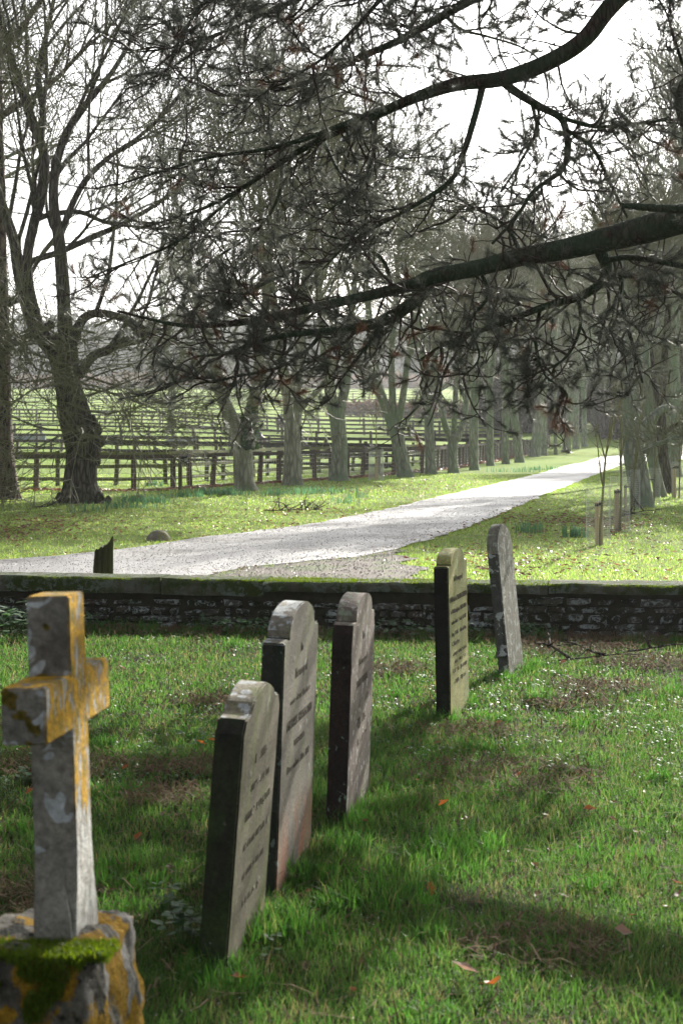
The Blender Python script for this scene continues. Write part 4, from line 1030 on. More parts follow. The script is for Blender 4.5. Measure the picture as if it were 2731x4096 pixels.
# ---------------------------------------------------------------- paddock fences
def fence(pts, label, h=1.15, sp=1.8, rails=3, mp='post_wood', mr='rail', rnd_post=False, wire=False, rh=.09, pw=.10, group='paddock fences'):
    P = [np.array([*XY(px, D)]) for px, D in pts]
    root = empty('paddock_fence', (P[0][0], P[0][1], float(terr(*P[0]))), 0, label, 'fence', group); o = np.array(root.location)
    L = [np.linalg.norm(b-a) for a, b in zip(P, P[1:])]; tot = sum(L); n = min(98, int(tot/sp)); pos = []
    for k in range(n+1):
        s = tot*k/n; i = 0
        while i < len(L)-1 and s > L[i]: s -= L[i]; i += 1
        q = P[i]+(P[i+1]-P[i])*min(1, s/L[i]); pos.append(np.array([q[0], q[1], float(terr(q[0], q[1]))]))
    b = MB()
    if rnd_post: b.tube([(0, 0, -.2), (0, 0, .5), (0, 0, h+.01), (0, 0, h+.03)], [pw*.55, pw*.54, pw*.5, .01], 8)
    else: b.box((0, 0, h/2-.08), (pw, pw*.8, h+.20)); b.box((0, 0, h+.022), (pw*.92, pw*.7, .02))
    me = b.mesh('post', M[mp])
    for i, p in enumerate(pos):
        q = bpy.data.objects.new('post', me); C.objects.link(q); q.parent = root; q.location = tuple(p-o+np.array([0, 0, rnd.uniform(-.05, .04)])); q.rotation_euler = (rnd.gauss(0, .02), rnd.gauss(0, .025), rnd.uniform(-.2, .2))
    for r in range(rails):
        b = MB(); z = h*(1-.03)-r*(h*.36 if rails == 3 else h*.27)-rh/2
        for a, c in zip(pos, pos[1:]):
            side = np.array([c[1]-a[1], a[0]-c[0], 0]); side /= np.linalg.norm(side)+1e-9
            if side[1] > 0: side = -side
            off = side*(pw*.55+.02)
            b.beam(a-o+off+[0, 0, z+rnd.uniform(-.012, .012)], c-o+off+[0, 0, z+rnd.uniform(-.012, .012)], .035, rh)
        b.build('rail', M[mr], root)
    if wire:
        b = MB(); side = np.array([0, -.09, 0])
        for r in range(7):
            z = .08+r*.125
            for a, c in zip(pos, pos[1:]): b.tube([a-o+side+[0, 0, z], c-o+side+[0, 0, z]], [.004, .004], 3)
        for a, c in zip(pos, pos[1:]):
            m = int(np.linalg.norm(c-a)/.16)
            for k in range(m): q = a+(c-a)*k/m-o+side; b.tube([q+[0, 0, .05], q+[0, 0, .85]], [.003, .003], 3)
        b.build('wire_mesh', M['wire'], root)
    return root
fence([(-120, 45.0), (24, 45.5), (141, 44.9), (171, 45.6), (195, 47.5), (257, 50.6), (359, 58), (425, 63.5), (447, 71), (494, 93), (525, 109), (548, 123)], 'front fence of round posts with one top rail and stock wire, under the avenue trees', .98, 1.35, 1, 'post_wood', 'rail', True, True, .11, .14)
fence([(-120, 48), (20, 48.6), (130, 49), (173, 50), (277, 60.5), (363, 68), (420, 78)], 'mossy three-rail fence directly behind the stock-wire fence', 1.0, 1.6, 3, 'post_moss', 'rail_green', False, False, .10, .12)
fence([(-60, 103), (32, 96), (170, 82), (300, 72), (395, 66)], 'blackish three-rail fence, third row from the drive', 1.1, 2.0, 3, 'post_wood', 'rail_dark', rh=.13, pw=.14)
fence([(-60, 122), (60, 116), (190, 104), (300, 96), (470, 90)], 'blackish three-rail fence, fourth row from the drive', 1.2, 2.2, 3, 'post_wood', 'rail_dark', rh=.14, pw=.15)
fence([(-60, 140), (165, 131), (285, 121), (325, 116), (500, 108)], 'grey-brown four-rail paddock fence running behind the water troughs', 1.4, 2.4, 4, 'post_wood', 'rail_dark', rh=.14, pw=.17)
fence([(-60, 190), (163, 172), (300, 152), (400, 146), (520, 141)], 'brown four-rail fence beyond the standing horse', 1.4, 2.4, 4, 'post_wood', 'rail', rh=.15, pw=.18)
fence([(-60, 215), (110, 200), (260, 185), (330, 178), (480, 172)], 'hazy paddock fence on the first slope', 1.3, 2.6, 3, 'post_wood', 'rail')
fence([(-60, 275), (200, 255), (345, 240), (450, 236)], 'pale hazy fence halfway up the slope', 1.3, 2.6, 3, 'post_wood', 'rail', pw=.14)
fence([(-60, 300), (150, 290), (300, 280), (420, 275)], 'pale hazy fence above the halfway one', 1.3, 2.8, 3, 'post_wood', 'rail', pw=.14)
fence([(-60, 395), (240, 388), (420, 380)], 'faint topmost fence below the red scrub', 1.3, 3.2, 3, 'post_wood', 'rail', pw=.16)

def bird_box():
    x, y = XY(180, 45.2); root = empty('marker_post', (x, y, 0), 0, 'short wooden marker post with a small dark box, before the stock fence', 'post')
    b = MB(); b.box((0, 0, .36), (.10, .10, 1.0)); b.build('post', M['post_moss'], root)
    b = MB(); b.box((.09, -.06, .80), (.20, .14, .17)); b.box((.09, -.06, .90), (.24, .19, .025)); bx_ = b.build('box', M['rubber'], root)
    b = MB(); b.box((.15, -.14, .80), (.06, .02, .10)); b.build('window', M['trough'], bx_)
bird_box()
def trough(px, py, D, w, label):
    x, y = XY(px, D); z = float(terr(x, y)); root = empty('water_trough', (x, y, z), 0.02, label, 'water trough', 'grey water troughs by the paddock fences')
    b = MB(); L, wd, h = w, .5, .62; t = .03
    for sx in (-1, 1): b.box((sx*(L/2-t/2), 0, h/2), (t, wd, h))
    for sy in (-1, 1): b.box((0, sy*(wd/2-t/2), h/2-.002), (L-2*t, t, h-.004))
    b.box((0, 0, .1), (L-2*t-.004, wd-2*t-.004, .03)); b.box((0, -wd/2-.012, h-.03), (L+.03, .02, .05)); b.build('tank', M['trough'], root)
    b = MB(); b.box((L*.38, 0, h+.05), (.22, wd*.6, .10)); b.build('float_cover', M['pale_hair'], root)
trough(182, 436, 128, 4.6/2*1.0, 'grey-blue water trough left of the ivy-clad tree'); trough(29, 425, 135, 2.6, 'grey-blue water trough beside the pine trunk at left')

# ---------------------------------------------------------------- horses
def skin_body(name, verts, edges, radii, mat, parent, sub=2):
    me = bpy.data.meshes.new(name); me.from_pydata(verts, edges, []); me.update()
    o = bpy.data.objects.new(name, me); C.objects.link(o)
    sk = o.modifiers.new('s', 'SKIN'); o.modifiers.new('b', 'SUBSURF').levels = sub
    if not me.skin_vertices: pass
    for i, r in enumerate(radii): me.skin_vertices[0].data[i].radius = r if isinstance(r, tuple) else (r, r)
    me.skin_vertices[0].data[0].use_root = True
    dg = bpy.context.evaluated_depsgraph_get(); m2 = bpy.data.meshes.new_from_object(o.evaluated_get(dg)); bpy.data.objects.remove(o)
    m2.materials.clear(); m2.materials.append(mat)
    for p in m2.polygons: p.use_smooth = True
    q = bpy.data.objects.new(name, m2); C.objects.link(q); q.parent = parent; return q
def horse(px, D, rz, graze, rug, label):
    x, y = XY(px, D); root = empty('horse', (x, y, float(terr(x, y))), rz, label, 'horse')
    V = [(0, 0, 1.18), (.45, 0, 1.16), (-.45, 0, 1.18), (.75, 0, 1.20), (-.72, 0, 1.18)]; R = [(.30, .33), (.30, .32), (.29, .31), (.22, .26), (.25, .28)]
    E = [(0, 1), (0, 2), (1, 3), (2, 4)]
    if graze: nk = [(1.05, 0, 1.02), (1.35, 0, .68), (1.52, 0, .40), (1.50, 0, .12)]
    else: nk = [(.98, 0, 1.48), (1.18, 0, 1.74), (1.36, 0, 1.66), (1.58, 0, 1.45)]
    rr = [(.14, .19), (.10, .14), (.10, .12), (.06, .07)]; p = 3
    for a, b in zip(nk, rr): V.append(a); R.append(b); E.append((p, len(V)-1)); p = len(V)-1
    for sx, s in ((.62, 1), (.66, -1)):
        p = 1
        for a, b in (((sx, .17*s, .92), .13), ((sx+.02, .17*s, .60), .075), ((sx, .17*s, .42), .06), ((sx, .17*s, .14), .042), ((sx+.04, .17*s, .02), .055)): V.append(a); R.append(b); E.append((p, len(V)-1)); p = len(V)-1
    for sx, s in ((-.66, 1), (-.74, -1)):
        p = 4
        for a, b in (((sx+.06, .18*s, .92), .16), ((sx+.10, .18*s, .74), .10), ((sx-.14, .18*s, .52), .065), ((sx-.08, .18*s, .18), .042), ((sx-.02, .18*s, .02), .055)): V.append(a); R.append(b); E.append((p, len(V)-1)); p = len(V)-1
    skin_body('body', V, E, R, M['horse_bay'], root)
    b = MB(); k = 16; rings = []
    for xx, w, top, bot in ((-.98, .24, 1.42, .98), (-.90, .33, 1.52, .84), (-.5, .37, 1.56, .76), (0, .38, 1.54, .74), (.45, .36, 1.56, .76), (.80, .30, 1.54, .88), (.95, .22, 1.46, 1.0)):
        ring = []
        for j in range(k+1):
            a = -.15*PI+1.3*PI*j/k; c = (top+bot)/2; ring.append((xx, w*math.cos(a), max(bot, c+(top-c)*math.sin(a))))
        rings.append(ring)
    Vv = [v for r in rings for v in r]; kk = k+1
    b.add(Vv, [[i*kk+j, (i+1)*kk+j, (i+1)*kk+j+1, i*kk+j+1] for i in range(len(rings)-1) for j in range(k)])
    b.add(Vv[:kk], [[j, j+1, k-j-1, k-j] for j in range(k//2)])
    b.build('rug', M[rug], root, smooth=True)
    b = MB(); b.tube([(-.97, 0, 1.30), (-1.06, 0, 1.15), (-1.07, 0, .85), (-1.04, 0, .60)], [.05, .07, .07, .02], 8); b.build('tail', M['horse_bay'], root, smooth=True)
    b = MB(); hx, hz = (1.44, .48) if graze else (1.22, 1.83)
    for s in (-1, 1): b.tube([(hx-.05, .06*s, hz), (hx-.04, .075*s, hz+.07), (hx-.03, .07*s, hz+.15)], [.03, .04, .006], 6)
    b.build('ears', M['horse_bay'], root)
horse(279.5, 150, PI/2+.12, False, 'rug_purple', 'standing horse in a mauve rug seen from behind, beyond the second avenue tree')
horse(246, 108, .05, True, 'rug_navy', 'grazing horse in a navy rug partly hidden by the ivy-clad tree')

# ---------------------------------------------------------------- saplings in guards
def sapling(px, py, h_guard, rg, stakes, label, seed, lean=0.0, ht=2.2):
    global rnd
    keep = rnd; rnd = random.Random(seed)
    x, y = G(px, py); root = empty('sapling', (x, y, 0), 0, label, 'sapling', 'young trees in wire guards')
    b = MB(); cr = MB()
    P = spline([(0, 0, -.05), (.01+lean*.3, 0, ht*.25), (lean*.6, 0, ht*.5), (lean+.01, .02, ht*.75), (lean*1.35, .0, ht)], 12); R = np.linspace(.022, .008, 12); b.tube(P, R, 7); b.build('stem', M['sap_bark'], root, smooth=True)
    for k in range(5):
        i = rnd.randint(4, 10); Q, _ = wig(P[i], perp(np.array([lean*.4, 0, 1.]), rnd.uniform(.25, .55)), rnd.uniform(.5, 1.0), 8, .07, .09); RR = np.linspace(.013, .005, 8); cr.tube(Q, RR, 5)
        for q in range(6):
            j = rnd.randint(2, 7); Q2, _ = wig(Q[j], perp(Q[j]-Q[j-1], .6)/1, rnd.uniform(.12, .35), 5, .1, .08); cr.tube(Q2, np.linspace(.006, .003, 5), 3)
    cr.build('crown', M['sap_bark'], root)
    for dx, dy, hs in stakes:
        s = MB(); sk_ = None; s.tube([(dx, dy, -.1), (dx*1.02, dy, hs*.5), (dx, dy, hs), (dx, dy, hs+.004)], [.027, .026, .025, .002], 10); sk_ = s.build('stake', M['stake'], root, smooth=False)
        s = MB(); s.tube([(dx, dy, hs-.06), (dx, dy, hs-.02)], [.029, .029], 12); s.beam((dx, dy, hs-.04), (0.01, 0, hs-.04), .02, .03); s.build('strap', M['rubber'], sk_)
    g = MB(); nv = int(2*PI*rg/.030); r = .0005+.00003*y
    for k in range(nv):
        a = 2*PI*k/nv; p = np.array([rg*math.cos(a), rg*math.sin(a), 0]); g.tube([p+[0, 0, .01], p+[0, 0, h_guard]], [r, r], 3)
    hoops = int(h_guard/.035)
    for k in range(hoops+1):
        z = .01+(h_guard-.01)*k/hoops; A = np.linspace(0, 2*PI, 25); g.tube(np.stack([rg*np.cos(A), rg*np.sin(A), A*0+z], 1), np.full(25, r), 3)
    g.build('wire_guard', M['wire'], root); rnd = keep
sapling(597, 545, .85, .165, [(-.02, -.05, .60), (.05, .02, .61)], 'nearest staked sapling in a silver wire guard', 41, .16)
sapling(619, 531.5, .86, .155, [(-.07, -.03, .66), (-.03, .03, .67)], 'second staked sapling in a wire guard, just behind the nearest', 42, .03, 2.5)
sapling(629, 519, .88, .18, [(-.08, 0, .62)], 'sapling in a wire guard in front of the ridged-bark tree', 43, .16)
sapling(652.5, 506, .80, .14, [(-.10, 0, .60)], 'sapling in a wire guard right of the ridged-bark tree', 44, .05)
sapling(678, 498, .85, .17, [(-.14, 0, .75), (-.09, .02, .78)], 'twin-staked sapling in a guard at the right edge', 45, .02)
sapling(375.5, 480.5, .98, .19*1.25, [(-.01, -.03, .76), (.03, .02, .76)], 'staked sapling in a guard between two avenue trees, left of the drive', 46, .0, 4.2)

# ---------------------------------------------------------------- small things beyond the wall
def broken_post():
    x, y = XY(103, 14.75); root = empty('broken_post', (x, y, 0), .15, 'rotten broken wooden post with a jagged top behind the wall', 'post')
    b = MB(); xs = np.linspace(-.085, .085, 13); tops = [.41, .55, .57, .56, .58, .60, .59, .61, .615, .62, .64, .66, .69]; th = .09
    V = []; n = len(xs)
    for yy in (-th/2, th/2):
        for q, t in zip(xs, tops):
            j = rnd.uniform(-.012, .012)
            for z in (-.1, .2, .4, t+j): V.append((q+rnd.uniform(-.003, .003), yy+rnd.uniform(-.008, .008)+(0 if z < .3 else rnd.uniform(-.01, .01)), z))
    m = 4
    for s, base in ((1, 0), (-1, n*m)):
        b.add(V, [[base+i*m+j, base+(i+1)*m+j, base+(i+1)*m+j+1, base+i*m+j+1][::s] for i in range(n-1) for j in range(m-1)]) if s == 1 else b.f[4].append(np.array([[base+i*m+j, base+i*m+j+1, base+(i+1)*m+j+1, base+(i+1)*m+j] for i in range(n-1) for j in range(m-1)])) or b.mi[4].append(np.zeros((n-1)*(m-1), np.int32))
    side = [[i*m+3, (i+1)*m+3, n*m+(i+1)*m+3, n*m+i*m+3] for i in range(n-1)]+[[j, j+1, n*m+j+1, n*m+j] for j in range(m-1)]+[[(n-1)*m+j, n*m+(n-1)*m+j, n*m+(n-1)*m+j+1, (n-1)*m+j+1] for j in range(m-1)]
    b.f[4].append(np.array(side)); b.mi[4].append(np.zeros(len(side), np.int32))
    b.build('timber', M['rotten'], root)
    b = MB()
    for k in range(5):
        z = .12+k*.09; P = [(-.09, -.055, z), (-.04, -.062, z-.03+rnd.uniform(-.02, .02)), (.02, -.062, z+.02), (.05, -.064, z-.02), (.09, -.055, z+.01)]; b.tube(P, [.002]*5, 4)
    b.build('wire', M['rail'], root)
broken_post()
def stone_ball():
    x, y = G(158.5, 540.5); root = None; b = MB(); n, k = 16, 28; V = []; R = .172
    for i in range(n+1):
        for j in range(k):
            th = PI*i/n; a = 2*PI*j/k; d = Vector((math.sin(th)*math.cos(a), math.sin(th)*math.sin(a), math.cos(th))); q = 1+mnoise.noise(d*1.5)*.04+mnoise.noise(d*6)*.012
            V.append((d.x*R*1.06*q, d.y*R*q, d.z*R*q-.02))
    b.add(V, [[i*k+j, (i+1)*k+j, (i+1)*k+(j+1) % k, i*k+(j+1) % k] for i in range(n) for j in range(k)])
    o = b.build('stone_ball', M['ball'], None, smooth=True, loc=(x, y, .0)); tag(o, 'round mossy stone half sunk in the verge beside the drive', 'stone')
stone_ball()
def fallen_branch(px, py, L, n, label, loc=None, rz=0, up=.3):
    x, y = loc or G(px, py); b = MB()
    P, _ = wig((-L/2, 0, .03), (1, .2, .02), L, 8, .16, 0); P[:, 2] = .03+np.abs(P[:, 2]-.03)*.5; b.tube(P, np.linspace(.020, .008, 8)*L/1.6, 6)
    for k in range(n):
        i = rnd.randint(1, 6); Q, _ = wig(P[i], (rnd.gauss(0, 1), rnd.gauss(0, .6), rnd.uniform(.1, 1.4)), rnd.uniform(.2, .6)*L/1.6*(1+up), 6, .25); Q[:, 2] = np.abs(Q[:, 2])+.005; b.tube(Q, np.linspace(.012, .004, 6), 4)
        for q in range(3):
            Q2, _ = wig(Q[rnd.randint(2, 4)], perp(Q[3]-Q[2], .8), rnd.uniform(.1, .3)*L/1.6, 4, .2); Q2[:, 2] = np.abs(Q2[:, 2])+.004; b.tube(Q2, np.linspace(.006, .003, 4), 3)
    o = b.build('fallen_branch', M['bark_old'], None, True, (x, y, 0)); o.rotation_euler.z = rz
    return tag(o, label, 'fallen branch', 'fallen branches on the ground')
fallen_branch(293, 512, 1.15, 14, 'twiggy fallen branch on the verge before the third avenue tree')
fallen_branch(312, 510, .6, 6, 'smaller fallen branch right of the twiggy one, on the verge', rz=.3)
fallen_branch(0, 0, .6, 2, 'thin dead stick lying in the grass near the wall at right', loc=G(600, 664), rz=.15)
fallen_branch(0, 0, .5, 2, 'short dead stick in the grass right of the leaning headstone', loc=G(572, 652), rz=-.2)
fallen_branch(0, 0, .6, 3, 'dead twig lying below the wall at the right edge', loc=G(668, 655), rz=.05)
fallen_branch(633, 520, 1.3, 8, 'dark branch debris beside the guarded saplings', rz=.1)
fallen_branch(62, 508, 1.2, 6, 'low dead branch at the foot of the gnarled tree', rz=.35)

def daffs():
    b = MB()
    cl = [(530, 533, .22, 60), (574, 537, .20, 70), (133, 502, .5, 110), (150, 503, .5, 110), (210, 494, .7, 170), (225, 495, .5, 120), (185, 497, .5, 60), (128, 508, .6, 70), (300, 494, .9, 130), (320, 493, .8, 110), (275, 495, .6, 60), (345, 503, .3, 30), (358, 498, .3, 30), (152, 486, .3, 60), (540, 470, 1.2, 90), (515, 472, 1.0, 70), (85, 512, .4, 30)]
    for px, py, r, n in cl:
        x0, y0 = G(px, py); x = x0+rng.normal(0, r*.5, n); y = y0+rng.normal(0, r*.35, n)
        blades(b, x, y, rng.uniform(.10, .24, n), .016+y0*.0002, rng.uniform(.05, .4, n))
    tag(b.build('daffodil_shoots', M['daff']), 'blue-green clumps of daffodil shoots in the verges', 'daffodil leaves', kind='stuff')
daffs()

# ---------------------------------------------------------------- fallen leaves
def leaf_geo(b, c, s, mi=0, curl=.35, flat=False):
    a = rnd.uniform(0, 2*PI); u = np.array([math.cos(a), math.sin(a), rnd.uniform(-.4, .4)]); v = np.array([-math.sin(a), math.cos(a), rnd.uniform(-.4, .4)]); c = np.array(c, float)
    ol = [(0, -1), (.35, -.55), (.62, -.1), (.38, .35), (0, 1.05), (-.38, .35), (-.62, -.1), (-.35, -.55)]
    V = [c+np.array([0, 0, .0])]
    for p, q in ol: V.append(c+u*p*s+v*q*s+np.array([0, 0, s*curl*(abs(p)*1.3+q*q*.4)]))
    b.add(V, [[0, 1+i, 1+(i+1) % 8] for i in range(8)], mi)
def litter():
    b = MB()
    def cl(x, y, s): leaf_geo(b, (x, y, float(terr(x, y))+.015+rnd.uniform(0, .03)), s*rnd.uniform(.6, 1.2), 0)
    line = [XY(24, 45.1), XY(141, 44.5), XY(171, 45.2), XY(195, 47.1), XY(257, 50.2), XY(359, 57.6), XY(447, 70), XY(494, 90), XY(525, 106)]
    for a, c in zip(line, line[1:]):
        L = math.dist(a, c)
        for k in range(int(L*85)):
            u = rnd.random(); cl(a[0]+(c[0]-a[0])*u+rnd.gauss(0, .2), a[1]+(c[1]-a[1])*u-abs(rnd.gauss(0, .5))+.3, .075)
    for px, py, sx, sy, n in ((20, 532, 1.0, 1.6, 420), (50, 520, 1.2, 1.5, 160), (555, 525, 1.2, 2.4, 480), (605, 524, .9, 1.2, 340), (480, 565, .8, 1.2, 130), (540, 560, 1.5, 1.8, 180), (345, 490, 4, 3, 340), (420, 488, 3, 5, 170), (250, 520, 4, 3, 260), (610, 560, 2, 2, 120), (180, 530, 3, 2, 170), (640, 515, 1.5, 2, 90), (300, 512, 1.6, .7, 160)):
        x0, y0 = G(px, py)
        for k in range(n):
            x, y = x0+rnd.gauss(0, sx*.5), y0+rnd.gauss(0, sy)
            if y > 14.6 and not inpoly(np.array([x]), np.array([y]), ROAD)[0]: cl(x, y, .040)
    E = np.array(ROAD); E = E[(E[:, 1] < 40) & (np.abs(E[:, 0]) < 8)]
    for k in range(500):
        e = E[rnd.randrange(len(E))]; cl(e[0]+rnd.gauss(0, .12), e[1]+rnd.gauss(0, .12), .03)
    for k in range(260):
        y = rnd.uniform(5, 13); x = rnd.uniform(-1, 1)*y*.21
        if y < wall_y(x)-.2: leaf_geo(b, (x, y, .02), rnd.uniform(.010, .022))
    tag(b.build('leaf_litter', M['leaf']), 'brown leaf litter drifted along the fence line and verges', 'leaf litter', kind='stuff')
litter()
def leaf(px, py, s, mat, label, group=None, h=.045):
    x, y = G(px, py); b = MB(); leaf_geo(b, (0, 0, 0), s, 0, .5)
    # stalk
    b.tube([(0, 0, 0), (s*.4, s*.7, .006), (s*.7, s*1.3, .012)], [.0012, .001, .0008], 3)
    o = b.build('fallen_leaf', M[mat], None, False, (x, y, h)); o.rotation_euler = (rnd.uniform(-.5, .5)+.35, rnd.uniform(-.4, .4), rnd.uniform(0, 6))
    return tag(o, label, 'leaf', group)
leaf(493, 1000, .042, 'leaf_orange', 'large bright orange leaf in the grass at the bottom edge')
leaf(464, 985, .040, 'leaf_pink', 'pale pinkish curled leaf left of the bright orange one')
leaf(622, 946, .032, 'leaf_pink', 'pale upright curled leaf in the grass at lower right')
LL = 'small brown leaf lying in the churchyard grass'
for px, py in ((163, 823), (138, 846), (125, 775), (201, 750), (211, 747), (246, 680), (122, 673), (365, 830), (443, 812), (588, 818), (612, 828), (518, 783), (437, 750), (640, 907), (678, 905), (675, 893), (352, 1003), (240, 990), (562, 668), (430, 900), (585, 700), (498, 730), (300, 760), (655, 780), (30, 800)):
    leaf(px, py, rnd.uniform(.020, .030), 'leaf_orange' if rnd.random() < .45 else 'leaf', LL, 'small brown leaves in the grass', .035)

def weed(px, py, n, s, label):
    x, y = G(px, py); b = MB()
    for k in range(n):
        a = rnd.uniform(0, 2*PI); d = rnd.uniform(.01, .10)*s; p = np.array([d*math.cos(a), d*math.sin(a), rnd.uniform(.03, .14)*s]); b.tube([(p[0]*.3, p[1]*.3, 0), p*[.8, .8, .7], p], [.0015]*3, 3)
        for q in range(3):
            aa = rnd.uniform(0, 2*PI); u = np.array([math.cos(aa), math.sin(aa), rnd.uniform(-.3, .4)]); v = np.cross(u, [0, 0, 1]); v /= np.linalg.norm(v); L = rnd.uniform(.028, .045)*s
            b.add([p, p+u*L*.4+v*L*.32, p+u*L*.8+v*L*.25, p+u*L, p+u*L*.8-v*L*.25, p+u*L*.4-v*L*.32], [[0, 1, 2], [0, 2, 3], [0, 3, 4], [0, 4, 5]])
    o = b.build('weed', M['weed'], None, False, (x, y, 0)); return tag(o, label, 'plant', 'broad-leaved weeds in the churchyard')
weed(183, 948, 20, 1.1, 'leafy nettle-like weed left of the nearest headstone'); weed(165, 918, 10, .8, 'small leafy weed behind the cross plinth'); weed(270, 960, 5, .6, 'tiny two-leaved weed right of the nearest headstone'); weed(22, 785, 12, 1.0, 'leafy weed beside the left edge of the churchyard'); weed(15, 640, 26, 2.2, 'leafy nettles against the wall at far left'); weed(50, 635, 20, 1.6, 'bushy nettles at the wall foot behind the cross'); weed(186, 622, 16, 1.6, 'leafy weed at the wall foot right of the cross')

# ---------------------------------------------------------------- the overhanging pine
S = .43495
def bough(pts, D0, D1, amp=.35, seed=0):
    """pts in 1568-wide frame units with radius; returns xyzr spline"""
    n = len(pts); q = []
    for i, (x, y, r) in enumerate(pts):
        u = i/(n-1); D = D0+(D1-D0)*u+amp*math.sin(u*5+seed); q.append(np.append(W(x*S, y*S, D), r*S/F*D))
    return spline(q, n*5)
needles = MB(); dead = MB()
def tuft(p, d, s=1.0, n=120, mb=None):
    mb = mb or needles
    d = d/(np.linalg.norm(d)+1e-9)
    t = rng.uniform(-.10, .0, n)*s; a = rng.uniform(0, 2*PI, n); sp = rng.uniform(.15, 1.25, n)**1.0
    ref = np.array([0, 0, 1.0]) if abs(d[2]) < .9 else np.array([1.0, 0, 0]); u = np.cross(d, ref); u /= np.linalg.norm(u); v = np.cross(d, u)
    nd = d[None]*np.cos(sp)[:, None]+(u[None]*np.cos(a)[:, None]+v[None]*np.sin(a)[:, None])*np.sin(sp)[:, None]
    L = rng.uniform(.055, .10, n)*s; b0 = p[None]+d[None]*t[:, None]
    w = np.cross(nd, rng.normal(0, 1, (n, 3))); w /= np.linalg.norm(w, axis=1)[:, None]+1e-9; w *= .0014
    V = np.stack([b0-w, b0+w, b0+nd*L[:, None]], 1).reshape(-1, 3)
    mb.v.append(V.astype(np.float32)); mb.f[3].append(np.arange(3*n).reshape(-1, 3)+mb.n); mb.mi[3].append(np.zeros(n, np.int32)); mb.n += 3*n
twigs = MB(); ntuft = [0]
def spray(S4, spacing, L0, L1, droop=.0, deadp=.04, skip0=.0, nt=(3, 6), rad=.010, coarse=1.0):
    P = S4[:, :3]; seg = np.linalg.norm(np.diff(P, axis=0), axis=1); tot = seg.sum(); cum = np.concatenate([[0], np.cumsum(seg)])
    s = tot*skip0+rnd.uniform(0, spacing)
    while s < tot:
        i = min(len(P)-2, int(np.searchsorted(cum, s)-1)); i = max(0, i); f = (s-cum[i])/(seg[i]+1e-9); p = P[i]*(1-f)+P[i+1]*f
        d = P[i+1]-P[i]; d /= np.linalg.norm(d)+1e-9
        nd = perp(d, rnd.uniform(.5, 1.3)); nd[2] -= droop*rnd.uniform(.2, 1.6); nd[1] *= .35 if nd[1] < 0 else 1; nd /= np.linalg.norm(nd)
        L = rnd.uniform(L0, L1); r0 = rad*rnd.uniform(.7, 1.3)*(L/.6)**.5
        Q, _ = wig(p, nd, L, 9, .24, .035, 0); R = np.linspace(r0, .0035, 9); twigs.tube(Q, R, 4)
        dd = rnd.random() < deadp
        for k in range(rnd.randint(*nt)):
            j = rnd.randint(2, 7); dv = Q[j+1]-Q[j]; dv /= np.linalg.norm(dv); Q2, e = wig(Q[j], perp(dv, rnd.uniform(.5, 1.2)), rnd.uniform(.12, .34), 6, .30, .10); twigs.tube(Q2, np.linspace(.0055, .0030, 6), 3)
            q = rnd.random()
            if q < .86: tuft(Q2[-1], Q2[-1]-Q2[-2], coarse*rnd.uniform(.8, 1.25), mb=dead if (dd and rnd.random() < .6) or rnd.random() < .012 else None); ntuft[0] += 1
            if rnd.random() < .35: 
                Q3, e = wig(Q2[3], perp(Q2[3]-Q2[2], .9), rnd.uniform(.08, .2), 4, .25, .10); twigs.tube(Q3, np.linspace(.0045, .0028, 4), 3)
                tuft(Q3[-1], Q3[-1]-Q3[-2], coarse*rnd.uniform(.7, 1), 80)
        if rnd.random() < .8: tuft(Q[-1], Q[-1]-Q[-2], coarse, mb=dead if dd and rnd.random() < .4 else None)
        s += spacing*.84*rnd.uniform(.6, 1.4)
pine = empty('pine_tree', (5.3, 12.6, 0), 0, 'old pine whose dark needled boughs hang across the whole upper picture', 'tree')
po = np.array([5.3, 12.6, 0])
